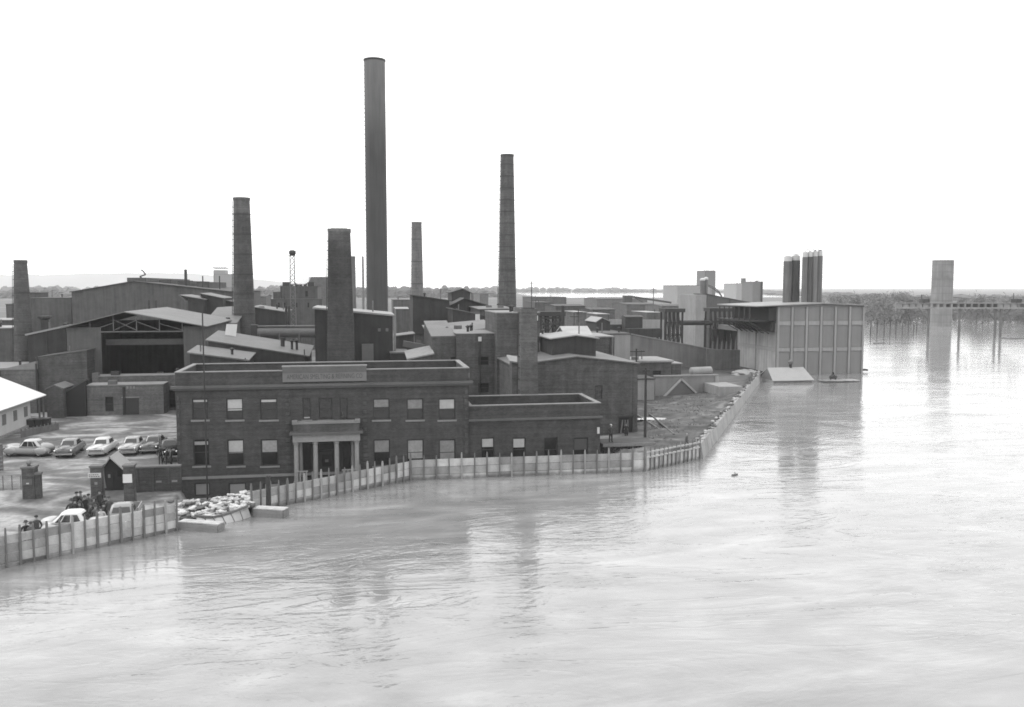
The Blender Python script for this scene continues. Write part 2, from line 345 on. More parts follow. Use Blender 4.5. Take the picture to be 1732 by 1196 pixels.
me = bpy.data.meshes.new('river'); bm = bmesh.new(); f = bm.faces.new([bm.verts.new((x, y, 0.0)) for x, y in water_poly]); bmesh.ops.triangulate(bm, faces=[f])
bmesh.ops.recalc_face_normals(bm, faces=bm.faces)
if sum(q.normal.z for q in bm.faces) < 0: bmesh.ops.reverse_faces(bm, faces=bm.faces)
bm.to_mesh(me); bm.free(); me.materials.append(wm); tag(link('river', me), None, kind='structure')
# pale flood water lying on the far fields, seen as a streak under the tree line
MB().add([(aty(870, 500, 1500).x, 1250, 0.75), (aty(1330, 500, 1500).x, 1250, 0.75), (aty(1330, 490, 2300).x, 2350, 0.75), (aty(870, 490, 2300).x, 2350, 0.75)], [(0, 1, 2, 3)]).build('flooded_field', wm)['kind'] = 'structure'

# ================================================================ FLOOD WALL
def flood_wall(label, w0, w1, t0, t1, n, rows, ext, name='timber_flood_wall', thin=False, skip=()):
    """w0,w1: water line ends; t0,t1: height of the board top at both ends (photo y); n bays"""
    p0, p1 = atz(*w0), atz(*w1); z0 = aty(w0[0], t0, p0.y).z; z1 = aty(w1[0], t1, p1.y).z
    d = (p1 - p0); Lw = d.length; d.normalize(); nr = Vector((d.y, -d.x, 0))      # towards the river
    root = thing(name, label, 'flood wall', p0, 'flood walls along the river edge'); root['kind'] = 'thing'
    def pt(s, off, z): q = p0 + d * s + nr * off; return Vector((q.x, q.y, z))
    bay = Lw / n
    if not thin:
        for r in range(rows):
            i = 0
            while i < n:
                k = min(random.choice((2, 2, 3)), n - i)
                s0, s1 = i * bay + 0.015, (i + k) * bay - 0.015
                za = lambda s, fr: -0.9 + (z0 + (z1 - z0) * s / Lw + 0.9) * fr
                j = random.uniform(-0.012, 0.02); off = random.uniform(-0.04, 0.045)
                f0, f1 = r / rows, (r + 1) / rows - 0.014
                mb = MB(); vs = []
                for s in (s0, s1):
                    for o_ in (off, off - 0.07):
                        for fr in (f0, f1): vs.append(pt(s, o_, za(s, fr) + (j if fr == f1 and r == rows - 1 else 0)))
                mb.add(vs, [(0, 4, 5, 1), (2, 3, 7, 6), (1, 5, 7, 3), (0, 2, 6, 4), (0, 1, 3, 2), (4, 6, 7, 5)])
                mb.build('plank', random.choice(M_WOODS), root); i += k
    else:   # upright sheeting boards with rails
        for i in range(n):
            s = (i + 0.5) * bay; zt = z0 + (z1 - z0) * s / Lw - 0.45 + random.uniform(-0.08, 0.08)
            MB().bar(pt(s, 0, -0.9), pt(s, 0, zt), bay * 0.93, 0.06, up=nr).build('plank', random.choice(M_WOODS), root)
        for h_ in (-0.05, -0.55):
            MB().bar(pt(0, 0.12, z0 + h_), pt(Lw, 0.12, z1 + h_), 0.10, 0.14).build('rail', M_WOODS[2], root)
    for i in range(n + 1):
        if i in skip: continue
        s = i * bay; zt = z0 + (z1 - z0) * s / Lw + ext * random.uniform(0.75, 1.2); big = i % 2 == 0
        w = (0.13 if big else 0.095) if not thin else 0.09; lean = random.uniform(-0.03, 0.03)
        mb = MB(); a, bb = pt(s, 0.13, -0.9), pt(s + lean, 0.13 + random.uniform(-0.02, 0.02), zt)
        mb.bar(a, bb - Vector((0, 0, 0.12)), w, w, up=nr); mb.bar(bb - Vector((0, 0, 0.12)), bb + Vector((0, 0, 0.02)), w * 0.72, w * 0.72, up=nr)
        mb.build('post', (M_POSTL if (big and random.random() < 0.55) else M_POST), root)
    return root
flood_wall('tall board flood wall at the lower left, in front of the parked cars', (-62, 975), (298, 898), 918, 852, 17, 5, 0.45)
flood_wall('board flood wall rising past the office steps and columned doorway', (425, 866), (693, 812.5), 831, 780, 20, 4, 0.62)
flood_wall('long straight board flood wall in front of the low office wing', (695, 812), (1089, 797), 778, 765, 19, 4, 0.45)
flood_wall('short flood wall of upright boards and rails beside the concrete wall', (1091, 797), (1182, 776), 764, 747, 13, 4, 0.35, thin=True)
# concrete river wall running back to the pale mill
p0, p1 = atz(1183, 776), atz(1284, 644); zt0 = aty(1183, 750, p0.y).z; zt1 = zt0 * 0.92
d = (p1 - p0).normalized(); nr = Vector((d.y, -d.x, 0))
rw = thing('river_wall', 'concrete river wall running back from the board walls to the pale mill', 'wall', p0); rw['kind'] = 'thing'
seg = 10; Lw = (p1 - p0).length
for i in range(seg):
    a, b_ = p0 + d * (Lw * i / seg + 0.02), p0 + d * (Lw * (i + 1) / seg - 0.02); za, zb = zt0 + (zt1 - zt0) * i / seg, zt0 + (zt1 - zt0) * (i + 1) / seg
    vs = []
    for q, z in ((a, za), (b_, zb)):
        for off, zz_ in ((0.55, -1.0), (0.12, z), (-0.35, z), (-0.5, -1.0)): v = q + nr * off; vs.append((v.x, v.y, zz_))
    MB().add(vs, [(0, 1, 2, 3), (7, 6, 5, 4), (0, 4, 5, 1), (1, 5, 6, 2), (2, 6, 7, 3), (3, 7, 4, 0)]).build('wall_segment', mat('river_wall_concrete', 0.36, var=0.35, scale=0.5, streak=0.3), rw)

# ================================================================ OFFICE
def wall_holes(mb, x0, x1, z0, z1, y, holes, t=0.22):
    xs = sorted(set([x0, x1] + [h[0] for h in holes] + [h[1] for h in holes])); zs = sorted(set([z0, z1] + [h[2] for h in holes] + [h[3] for h in holes]))
    for i in range(len(xs) - 1):
        for j in range(len(zs) - 1):
            cx, cz = (xs[i] + xs[i + 1]) / 2, (zs[j] + zs[j + 1]) / 2
            if any(h[0] < cx < h[1] and h[2] < cz < h[3] for h in holes): continue
            mb.add([(xs[i], y, zs[j]), (xs[i + 1], y, zs[j]), (xs[i + 1], y, zs[j + 1]), (xs[i], y, zs[j + 1])], [(0, 1, 2, 3)])
    for a, b_, c, e in holes:
        mb.add([(a, y, c), (b_, y, c), (b_, y, e), (a, y, e), (a, y + t, c), (b_, y + t, c), (b_, y + t, e), (a, y + t, e)], [(0, 4, 5, 1), (1, 5, 6, 2), (2, 6, 7, 3), (3, 7, 4, 0)])
def window(parent, h, y, shade=None, t=0.22, sill=True, glass=None, sash=True, frame=None, shademat=None):
    a, b_, c, e = h; f = MB(); w = min(0.09, (b_ - a) * 0.12); yy = y + t - 0.10
    f.box(a, a + w, yy, yy + 0.16, c, e); f.box(b_ - w, b_, yy, yy + 0.16, c, e); f.box(a + w, b_ - w, yy, yy + 0.16, c, c + w); f.box(a + w, b_ - w, yy, yy + 0.16, e - w, e)
    mid = (c + e) / 2
    if sash: f.box(a + w, b_ - w, yy + 0.01, yy + 0.15, mid - 0.035, mid + 0.035)
    o = f.build('window', frame or M_FRAME, parent)
    if sash:
        MB().box(a + w, b_ - w, yy + 0.06, yy + 0.075, c + w, mid - 0.035).build('pane', glass or M_GLASS, o)
        MB().box(a + w, b_ - w, yy + 0.03, yy + 0.045, mid + 0.035, e - w).build('pane', glass or M_GLASS, o)
    else: MB().box(a + w, b_ - w, yy + 0.05, yy + 0.065, c + w, e - w).build('pane', glass or M_GLASS, o)
    if shade:
        s0, s1 = shade; MB().box(a + w + 0.01, b_ - w - 0.01, yy + 0.012, yy + 0.024, c + w + (e - c - 2 * w) * s0, c + w + (e - c - 2 * w) * s1).build('shade', shademat or M_SHADE, o)
    if sill: MB().box(a - 0.12, b_ + 0.12, y - 0.10, y + t - 0.06, c - 0.16, c - 0.003).build('sill', M_STONE, o)
    return o
def hole(px0, px1, py0, py1, Y):      # window opening from its photo measurements on the wall plane Y
    cx, cyy = (px0 + px1) / 2, (py0 + py1) / 2
    return (aty(px0, cyy, Y).x, aty(px1, cyy, Y).x, aty(cx, py1, Y).z, aty(cx, py0, Y).z)
def parapet_block(root, x0, x1, y0, y1, z0, z1, ph, holes, m, t=0.32, cop=0.09, wt=0.22, roofm=None):
    mb = MB(); wall_holes(mb, x0, x1, z0, z1, y0, holes, wt)
    mb.add([(x0, y0, z0), (x0, y1, z0), (x0, y1, z1), (x0, y0, z1)], [(0, 3, 2, 1)]); mb.add([(x1, y0, z0), (x1, y1, z0), (x1, y1, z1), (x1, y0, z1)], [(0, 1, 2, 3)])
    mb.add([(x0, y1, z0), (x1, y1, z0), (x1, y1, z1), (x0, y1, z1)], [(0, 3, 2, 1)])
    zr = z1 - ph; X0, X1, Y0, Y1 = x0 + t, x1 - t, y0 + t, y1 - t
    mb.add([(X0, Y0, zr), (X1, Y0, zr), (X1, Y1, zr), (X0, Y1, zr), (X0, Y0, z1), (X1, Y0, z1), (X1, Y1, z1), (X0, Y1, z1)], [(0, 1, 5, 4), (1, 2, 6, 5), (2, 3, 7, 6), (3, 0, 4, 7)])
    wl = mb.build('wall', m, root)
    MB().box(X0, X1, Y0, Y1, zr - 0.2, zr).build('roof', roofm or M_TAR, root)
    e = 0.07; c = MB()
    for q in ((x0 - e, x1 + e, y0 - e, Y0 + e), (x0 - e, x1 + e, Y1 - e, y1 + e), (x0 - e, X0 + e, Y0 + e, Y1 - e), (X1 - e, x1 + e, Y0 + e, Y1 - e)):
        c.box(q[0], q[1], q[2], q[3], z1 + 0.002, z1 + cop)
    c.build('coping', M_STONE, root)
    return wl
Y0 = OFY; ox0, ox1 = aty(298, 700, Y0).x, aty(793, 700, Y0).x; GZ = -1.8
oz1 = aty(550, 627, Y0).z
off = thing('office_building', 'two storey dark brick office with columned doorway and pale name panel', 'building', ((ox0 + ox1) / 2, Y0, GZ))
U = [(325, 352), (383, 411), (440, 469)]; UR = [(631, 659), (688, 716), (742, 770)]
hs = []; info = []
sh_u = [(0.86, 0.97), (0.42, 0.99), (0.86, 0.98), (0.60, 0.98), (0.52, 0.98), (0.50, 0.98)]
sh_l = [(0.80, 0.94), (0.47, 0.97), (0.50, 0.98), (0.50, 0.98), (0.25, 0.98), (0.12, 0.98)]
for i, (a, b_) in enumerate(U + UR):
    h = hole(a, b_, 674, 710, Y0); hs.append(h); info.append((h, sh_u[i]))
    h2 = hole(a, b_, 743, 788, Y0); h2 = (h[0], h[1], h2[2], h2[3]); hs.append(h2); info.append((h2, sh_l[i]))
for a, b_ in ((512, 525.5), (539, 562), (575, 588.5)):
    h = hole(a, b_, 673, 710, Y0); hs.append(h); info.append((h, (0.02, 0.08) if a < 520 else None))
base = []
for a, b_ in ((329, 355), (387, 416), (446, 474)):
    h = hole(a, b_, 817, 839, Y0); hs.append(h); base.append(h)
dh = hole(505, 600, 746, 806, Y0); hs.append(dh)
wl = parapet_block(off, ox0, ox1, Y0, Y0 + 8.6, GZ, oz1, 1.0, hs, M_BRICK)
M_DIM = mat('dull_shade_cloth', 0.085, var=0.15)
M_SHADES = [M_SHADE, mat('yellowed_shade_cloth', 0.33, var=0.3, scale=2.0), mat('bright_shade_cloth', 0.55, var=0.2, scale=2.0), mat('lace_curtain', 0.26, var=0.3, scale=3.0, wave=('X', 3.0))]
for i_, (h, s) in enumerate(info): window(off, h, Y0, s, shademat=M_SHADES[(0, 1, 2, 0, 2, 1, 3, 3, 3, 1, 0, 3)[i_ % 12]])
for h in base: window(off, h, Y0, (0.02, 0.98), sill=False, sash=False, shademat=mat('basement_window_board', 0.3, var=0.15))
def strip(y, za, zb, x0, x1, proj, name, m, parent): MB().box(x0, x1, y - proj, y - 0.003, za, zb).build(name, m, parent)
zc = aty(550, 656, Y0).z; zc2 = aty(550, 648.5, Y0).z
co = MB(); co.box(ox0 - 0.35, ox1 + 0.35, Y0 - 0.35, Y0 - 0.004, zc + 0.18, zc2); co.box(ox0 - 0.2, ox1 + 0.2, Y0 - 0.2, Y0 - 0.004, zc, zc + 0.178)
co.build('cornice', M_STONE if False else mat('cornice_stone', 0.13, var=0.2), off)
zb = aty(400, 806, Y0).z; strip(Y0, zb - 0.12, zb + 0.12, ox0 - 0.06, ox1 + 0.06, 0.09, 'base_course', M_STONE, off)
# quoins: raised brick blocks at the corners and beside the doorway bay
for q0, q1 in ((298, 306), (481, 492), (612, 622), (784, 793)):
    a, b_ = aty(q0, 700, Y0).x + 0.02, aty(q1, 700, Y0).x - 0.02; z = zb + 0.2; k = 0
    while z < zc - 0.5:
        w_ = 0 if k % 2 == 0 else 0.09
        MB().box(a + w_, b_ - w_, Y0 - 0.06, Y0 - 0.004, z, z + 0.33).build('quoin', M_BRICK2 if k % 2 else M_BRICK, off); z += 0.40; k += 1
# name panel
pa = hole(478, 620, 620, 645, Y0); np_ = MB(); np_.box(pa[0], pa[1], Y0 - 0.16, Y0 - 0.004, pa[2], pa[3]); 
pn = np_.build('name_panel', M_PANEL, off)
MB().box(pa[0] - 0.05, pa[1] + 0.05, Y0 - 0.22, Y0 + 0.42, pa[3] + 0.003, pa[3] + 0.10).build('panel_cap', M_STONE, pn)
MB().box(pa[0] + 0.002, pa[1] - 0.002, Y0 - 0.20, Y0 - 0.163, pa[2] + (pa[3] - pa[2]) * 0.62, pa[3]).build('panel_top', mat('panel_top_stone', 0.14), pn)
def text_mesh(name, body, size, m, parent, loc, ext=0.012, maxw=None):
    cu = bpy.data.curves.new(name, 'FONT'); cu.body = body; cu.size = size; cu.extrude = ext; cu.align_x = 'CENTER'; cu.align_y = 'CENTER'
    o = bpy.data.objects.new(name, cu); C.objects.link(o); dg = bpy.context.evaluated_depsgraph_get(); dg.update()
    me = bpy.data.meshes.new_from_object(o.evaluated_get(dg)); bpy.data.objects.remove(o)
    xs = [v.co.x for v in me.vertices]; k = (maxw / (max(xs) - min(xs))) if maxw else 1
    for v in me.vertices: v.co = Vector((loc[0] + v.co.x * k, loc[1] - v.co.z, loc[2] + v.co.y))
    me.materials.clear(); me.materials.append(m); return link(name, me, parent)
text_mesh('lettering', 'AMERICAN SMELTING & REFINING CO', 0.62, mat('weathered_letter_paint', 0.105), pn, ((pa[0] + pa[1]) / 2, Y0 - 0.165, pa[2] + (pa[3] - pa[2]) * 0.33), maxw=(pa[1] - pa[0]) * 0.9)
# columned doorway
yp = Y0 - 1.15
def xz(px, py, Y=yp): q = aty(px, py, Y); return q.x, q.z
porch = MB(); xa, ze0 = xz(495, 747); xb, ze1 = xz(609, 735); ze0 = aty(550, 747, yp).z; ze1 = aty(550, 734.5, yp).z
M_COL = mat('doorway_stone', 0.31, var=0.25)
po = porch.box(xa, xb, yp, Y0 - 0.01, ze0, ze1).build('porch_beam', M_COL, off)
zp1 = aty(550, 715, yp).z
MB().box(xa - 0.25, xb + 0.25, yp - 0.25, Y0 - 0.01, ze1 + 0.003, ze1 + 0.2).build('porch_cornice', mat('cornice_stone', 0.13), po)
MB().box(xa + 0.05, xb - 0.05, yp + 0.03, Y0 - 0.01, ze1 + 0.203, zp1 - 0.1).build('porch_parapet', M_BRICK2, po)
MB().box(xa - 0.02, xb + 0.02, yp - 0.05, Y0 - 0.01, zp1 - 0.097, zp1 + 0.05).build('porch_coping', M_STONE, po)
for x in (xa + 0.2, xb - 0.2): MB().box(x - 0.22, x + 0.22, yp - 0.08, yp + 0.36, zp1 + 0.053, zp1 + 0.24).build('finial_block', M_STONE, po)
zbot = aty(550, 806, Y0).z
for px, dy in ((501, 0.12), (533.5, 0.12), (569.5, 0.12), (603.5, 0.12), (508.5, 1.25), (597, 1.25)):
    x = aty(px, 770, yp + dy).x; mb = MB(); r = 0.21
    mb.lathe(x, yp + dy + 0.2, [(r * 1.25, zbot - 0.4), (r * 1.25, zbot - 0.15), (r, zbot - 0.1), (r * 0.94, ze0 - 0.28), (r * 1.15, ze0 - 0.22), (r * 1.28, ze0 - 0.003)], 20)
    mb.build('column', M_COL, off, smooth=False)
MB().box(xa - 0.1, xb + 0.1, yp - 0.2, Y0 + 0.18, GZ, zbot - 0.42).build('porch_floor', M_CONC, off)
M_BLACKDOOR = mat('dark_door_wood', 0.035)
dr = MB().box(dh[0], dh[1], Y0 + 0.20, Y0 + 0.3, dh[2], dh[3]).build('door_surround', mat('doorway_shade_wood', 0.05), off)  # backing painted dark to stand in for the shade behind the columns
for a, b_ in ((513, 526), (540, 565), (580, 593)):
    x0_, x1_ = aty(a, 770, Y0).x, aty(b_, 770, Y0).x; zt = dh[3] - 0.25
    if a == 540:
        d_ = MB().box(x0_, x1_, Y0 + 0.13, Y0 + 0.197, dh[2], dh[2] + 2.3).build('door', M_BLACKDOOR, off)
        MB().box(x0_ + 0.25, x1_ - 0.25, Y0 + 0.11, Y0 + 0.127, dh[2] + 0.9, dh[2] + 2.0).build('door_pane', M_GLASS, d_)
        MB().box(x0_ + 0.5, x1_ - 0.5, Y0 + 0.09, Y0 + 0.107, dh[2] + 1.3, dh[2] + 1.55).build('door_plate', mat('door_plate_metal', 0.12), d_)
        MB().box(x0_, x1_, Y0 + 0.13, Y0 + 0.197, dh[2] + 2.42, zt).build('transom_pane', M_GLASS, off)
    else: MB().box(x0_, x1_, Y0 + 0.13, Y0 + 0.197, dh[2] + 0.7, zt).build('side_pane', M_GLASS, off)
for a, b_ in ((500, 521), (578, 606)):
    x0_, x1_ = aty(a, 795, yp).x, aty(b_, 795, yp).x; mb = MB(); z = aty(550, 795, yp).z
    mb.box(x0_, x1_, yp - 0.12, yp + 0.02, z - 0.09, z); mb.build('porch_railing', M_COL, off)
    for k in range(4): x = x0_ + (x1_ - x0_) * (k + 0.5) / 4; MB().box(x - 0.06, x + 0.06, yp - 0.09, yp - 0.01, zbot - 0.42, z - 0.093).build('baluster', M_COL, off)
# roof drain heads at the right corner
MB().box(ox1 - 0.25, ox1 + 0.12, Y0 + 0.3, Y0 + 0.8, oz1 - 0.9, oz1 - 0.5).build('drain_head', M_STONE, off)

# low wing to the right
wy = Y0 + 0.25; wx0, wx1 = ox1 + 0.004, aty(1015, 720, wy).x; wz1 = aty(905, 685, wy).z
wing = thing('office_wing', 'single storey brick wing with parapet roof joined to the office', 'building', ((wx0 + wx1) / 2, wy, GZ))
hs = [hole(a, b_, 740, 782, wy) for a, b_ in ((814, 836), (867, 889), (920, 943), (970, 995))]
parapet_block(wing, wx0, wx1, wy, wy + 7.4, GZ, wz1, 1.1, hs, M_BRICK)
for h, s in zip(hs, ((0.62, 0.97), (0.60, 0.97), None, (0.5, 0.97))): window(wing, h, wy, s, sill=False, shademat=M_SHADE if s != (0.5, 0.97) else M_DIM)
zw = aty(905, 708, wy).z; strip(wy, zw - 0.1, zw + 0.1, wx0, wx1 + 0.2, 0.22, 'cornice', mat('cornice_stone', 0.13), wing)
MB().box(wx1 - 0.3, wx1 - 0.08, wy - 0.14, wy - 0.004, zw - 1.6, zw - 1.0).build('wall_lamp', M_WHITE, wing)
# ================================================================ PLANT BUILDINGS
def bld(name, label, pxl, pxr, pyt, D, depth, wm_, zb=-0.3, cat='building', group=None, pym=None):
    """front wall between photo x pxl..pxr at distance D; returns root and its box"""
    pm = (pxl + pxr) / 2; Y = Yof(pm, D); x0, x1 = aty(pxl, pyt, Y).x, aty(pxr, pyt, Y).x; z1 = aty(pm, pyt, Y).z
    return thing(name, label, cat, ((x0 + x1) / 2, Y, zb), group), x0, x1, Y, Y + depth, zb, z1
crnd = random.Random(44)
def clutter(r, x0, x1, y0, y1, z, zb, n=None):
    """vents, pipes and gutters such as every works roof collects"""
    w, d_ = x1 - x0, y1 - y0
    if w < 3 or z < 3: return
    for _ in range(n if n is not None else crnd.choice((1, 2, 2, 3))):
        x = x0 + w * crnd.uniform(0.12, 0.88); y = y0 + d_ * crnd.uniform(0.15, 0.6); k = crnd.random()
        if k < 0.4: MB().lathe(x, y, [(0.16, z - 0.6), (0.16, z + 0.5), (0.3, z + 0.6), (0.3, z + 0.7), (0.05, z + 0.85)], 10).build('roof_vent', M_STEEL, r)
        elif k < 0.7: MB().tube((x, y, z - 0.6), (x, y, z + crnd.uniform(0.6, 1.8)), 0.1, n=7).build('vent_pipe', M_STEELG, r)
        else: MB().box(x - 0.5, x + 0.5, y - 0.4, y + 0.4, z - 0.5, z + crnd.uniform(0.3, 0.7)).build('roof_hatch', crnd.choice((M_STEEL, M_STEELG, M_TIN)), r)
    x = x0 + w * crnd.choice((0.03, 0.97, 0.5)); MB().tube((x, y0 - 0.12, zb + 0.1), (x, y0 - 0.12, z - 0.3), 0.07, n=6).build('downpipe', M_STEEL, r)
def flat(name, label, pxl, pxr, pyt, D, depth, wm_, rm, over=0.15, th=0.18, zb=-0.3, wins=(), glass=None, cat='building', group=None):
    r, x0, x1, y0, y1, z0, z1 = bld(name, label, pxl, pxr, pyt, D, depth, wm_, zb, cat, group)
    mb = MB(); hs = [hole(*w, y0) for w in wins]; wall_holes(mb, x0, x1, z0, z1, y0, hs, 0.2)
    mb.add([(x0, y0, z0), (x0, y1, z0), (x0, y1, z1), (x0, y0, z1)], [(0, 3, 2, 1)]); mb.add([(x1, y0, z0), (x1, y1, z0), (x1, y1, z1), (x1, y0, z1)], [(0, 1, 2, 3)]); mb.add([(x0, y1, z0), (x1, y1, z0), (x1, y1, z1), (x0, y1, z1)], [(0, 3, 2, 1)])
    mb.build('wall', wm_, r); MB().box(x0 - over, x1 + over, y0 - over, y1 + over, z1 + 0.003, z1 + th).build('roof', rm, r)
    for h in hs: window(r, h, y0, None, 0.2, sill=False, glass=glass)
    clutter(r, x0, x1, y0, y1, z1 + th, z0)
    return r, x0, x1, y0, y1, z0, z1
def gable(name, label, pxl, pxr, pye, pyr, D, depth, wm_, rm, ridge='y', pxr_=None, over=0.3, th=0.14, zb=-0.3, wins=(), front=True, glass=None, cat='building', group=None, doors=()):
    """eave height at pye, ridge at pyr; ridge 'y' = gable end towards the river, 'x' = long side towards it"""
    r, x0, x1, y0, y1, z0, z1 = bld(name, label, pxl, pxr, pye, D, depth, wm_, zb, cat, group)
    if ridge == 'y':
        xm = aty(pxr_, pyr, y0).x if pxr_ else (x0 + x1) / 2; zr = aty(pxr_ or (pxl + pxr) / 2, pyr, y0).z
        mb = MB()
        hs = [hole(*w, y0) for w in list(wins) + list(doors)]
        if front:
            wall_holes(mb, x0, x1, z0, z1, y0, hs, 0.2); mb.add([(x0, y0, z1), (x1, y0, z1), (xm, y0, zr)], [(0, 1, 2)])
        mb.add([(x0, y1, z0), (x1, y1, z0), (x1, y1, z1), (xm, y1, zr), (x0, y1, z1)], [(4, 3, 2, 1, 0)])
        mb.add([(x0, y0, z0), (x0, y1, z0), (x0, y1, z1), (x0, y0, z1)], [(0, 3, 2, 1)]); mb.add([(x1, y0, z0), (x1, y1, z0), (x1, y1, z1), (x1, y0, z1)], [(0, 1, 2, 3)])
        mb.build('wall', wm_, r)
        for xe in (x0, x1):
            s = -1 if xe == x0 else 1; k = (zr - z1) / abs(xm - xe); ex = xe + s * over; ez = z1 - k * over
            MB().slab([(xm, y0 - over, zr + 0.14), (ex, y0 - over, ez + 0.14), (ex, y1 + over, ez + 0.14), (xm, y1 + over, zr + 0.14)], th).build('roof_slope', rm, r)
        info_ = (r, x0, x1, y0, y1, z0, z1, xm, zr)
    else:
        ym = (y0 + y1) / 2; zr = z1 + (CAMZ - z1) * 0 + (aty((pxl + pxr) / 2, pyr, ym).z - z1); xm = (x0 + x1) / 2
        mb = MB(); hs = [hole(*w, y0) for w in list(wins) + list(doors)]; wall_holes(mb, x0, x1, z0, z1, y0, hs, 0.2)
        for x in (x0, x1): mb.add([(x, y0, z0), (x, y1, z0), (x, y1, z1), (x, ym, zr), (x, y0, z1)], [(0, 1, 2, 3, 4)])
        mb.add([(x0, y1, z0), (x1, y1, z0), (x1, y1, z1), (x0, y1, z1)], [(0, 3, 2, 1)]); mb.build('wall', wm_, r)
        for ye in (y0, y1):
            s = -1 if ye == y0 else 1; k = (zr - z1) / abs(ym - ye); ey = ye + s * over; ez = z1 - k * over
            MB().slab([(x0 - over, ym, zr + 0.14), (x0 - over, ey, ez + 0.14), (x1 + over, ey, ez + 0.14), (x1 + over, ym, zr + 0.14)], th).build('roof_slope', rm, r)
        info_ = (r, x0, x1, y0, y1, z0, z1, ym, zr)
    nw = len(wins)
    for i, h in enumerate(hs):
        if i < nw: window(r, h, y0, None, 0.2, sill=False, glass=glass)
        else: MB().box(h[0], h[1], y0 + 0.12, y0 + 0.19, h[2], h[3]).build('door', M_BLACKDOOR, r)
    return info_
def mono(name, label, pxl, pxr, pyl, pyr, D, depth, wm_, rm, over=0.3, th=0.16, zb=-0.3, wins=(), rise=0.0, cat='building', group=None, glass=None):
    """single pitch roof whose front edge runs from pyl (left) to pyr (right); rise = extra height at the back"""
    pm = (pxl + pxr) / 2; Y = Yof(pm, D); a, b_ = aty(pxl, pyl, Y), aty(pxr, pyr, Y); x0, x1 = a.x, b_.x; zl_, zr_ = a.z, b_.z
    r = thing(name, label, cat, ((x0 + x1) / 2, Y, zb), group); y0, y1 = Y, Y + depth
    mb = MB(); zm = min(zl_, zr_); hs = [hole(*w, y0) for w in wins]
    wall_holes(mb, x0, x1, zb, zm, y0, hs, 0.2)
    if abs(zl_ - zr_) > 1e-4: mb.add([(x0, y0, zm), (x1, y0, zm)] + ([(x1, y0, zr_)] if zr_ > zl_ else [(x0, y0, zl_)]), [(0, 1, 2)])
    mb.add([(x0, y0, zb), (x0, y1, zb), (x0, y1, zl_ + rise), (x0, y0, zl_)], [(0, 3, 2, 1)]); mb.add([(x1, y0, zb), (x1, y1, zb), (x1, y1, zr_ + rise), (x1, y0, zr_)], [(0, 1, 2, 3)])
    mb.add([(x0, y1, zb), (x1, y1, zb), (x1, y1, zr_ + rise), (x0, y1, zl_ + rise)], [(0, 3, 2, 1)]); mb.build('wall', wm_, r)
    k = (zr_ - zl_) / (x1 - x0); o = over
    MB().slab([(x0 - o, y0 - o, zl_ - k * o + 0.16), (x1 + o, y0 - o, zr_ + k * o + 0.16), (x1 + o, y1 + o, zr_ + k * o + rise + 0.16), (x0 - o, y1 + o, zl_ - k * o + rise + 0.16)], th).build('roof', rm, r)
    for h in hs: window(r, h, y0, None, 0.2, sill=False, glass=glass)
    clutter(r, x0, x1, y0, y1, (zl_ + zr_) / 2 + 0.16, zb)
    return r, x0, x1, y0, y1, zb, zl_, zr_
def chimney(name, label, ctop, wtop, ytop, cbot, wbot, ybot, D, m, zb=-0.3, square=False, rings=0, cap=None, wall=None, capm=None, ladder=True):
    pm = (ctop + cbot) / 2; k = D / FPX; Y = Yof(pm, D)
    a, b_ = aty(cbot, ybot, Y), aty(ctop, ytop, Y); za, zt = a.z, b_.z; w1 = wtop * k; w0 = w1 + (wbot * k - w1) * (zt - zb) / (zt - za); cx = aty(cbot, ybot, Y).x
    cx = (a.x + b_.x) / 2
    r = thing(name, label, 'chimney', (cx, Y + w0 / 2, zb)); cyy = Y + w0 / 2
    if square:
        MB().frustum(cx, cyy, zb, zt, w0, w1).build('shaft', m, r)
        MB().frustum(cx, cyy, zt + 0.002, zt + 0.35, w1 * 1.05, w1 * 1.05).build('cap', capm or m, r)
        MB().frustum(cx, cyy, zt + 0.352, zt + 0.42, w1 * 0.72, w1 * 0.72).build('flue_mouth', mat('soot', 0.01), r)
        for i in range(rings):
            z = zb + (zt - zb) * (i + 0.7) / (rings + 0.4); w = w0 + (w1 - w0) * (z - zb) / (zt - zb); MB().frustum(cx, cyy, z, z + 0.14, w + 0.10, w + 0.10).build('band', M_STEEL, r)
    else:
        prof = []; n = 14
        for i in range(n + 1):
            z = zb + (zt - zb) * i / n; prof.append((w0 / 2 + (w1 - w0) / 2 * i / n, z))
        MB().lathe(cx, cyy, prof, 32).build('shaft', m, r, smooth=False)
        rr_ = w1 / 2; MB().lathe(cx, cyy, [(rr_ * 1.0, zt + 0.002), (rr_ * 1.06, zt + 0.2), (rr_ * 1.06, zt + 0.55), (rr_ * 0.8, zt + 0.55), (rr_ * 0.8, zt + 0.1)], 32, closed=False).build('cap', capm or m, r)
        for i in range(rings):
            z = zb + (zt - zb) * (i + 0.7) / (rings + 0.4); w = w0 / 2 + (w1 - w0) / 2 * (z - zb) / (zt - zb); MB().lathe(cx, cyy, [(w + 0.01, z), (w + 0.06, z + 0.02), (w + 0.06, z + 0.16), (w + 0.01, z + 0.18)], 32, closed=False).build('band', M_STEEL, r)
    if ladder:
        rr0 = w0 / 2; rr1 = w1 / 2; n = int((zt - zb) / 1.1); ld = MB()
        for i in range(3, n): z = zb + (zt - zb) * i / n; w = rr0 + (rr1 - rr0) * i / n; ld.box(cx - w - 0.16, cx - w + 0.02, cyy - 0.25, cyy + 0.25, z, z + 0.06)
        for s in (-0.25, 0.25): ld.bar((cx - rr0 - 0.16, cyy + s, zb + 2), (cx - rr1 - 0.16, cyy + s, zt), 0.05)
        ld.build('ladder', M_STEEL, r)
    return r, cx, cyy, zt
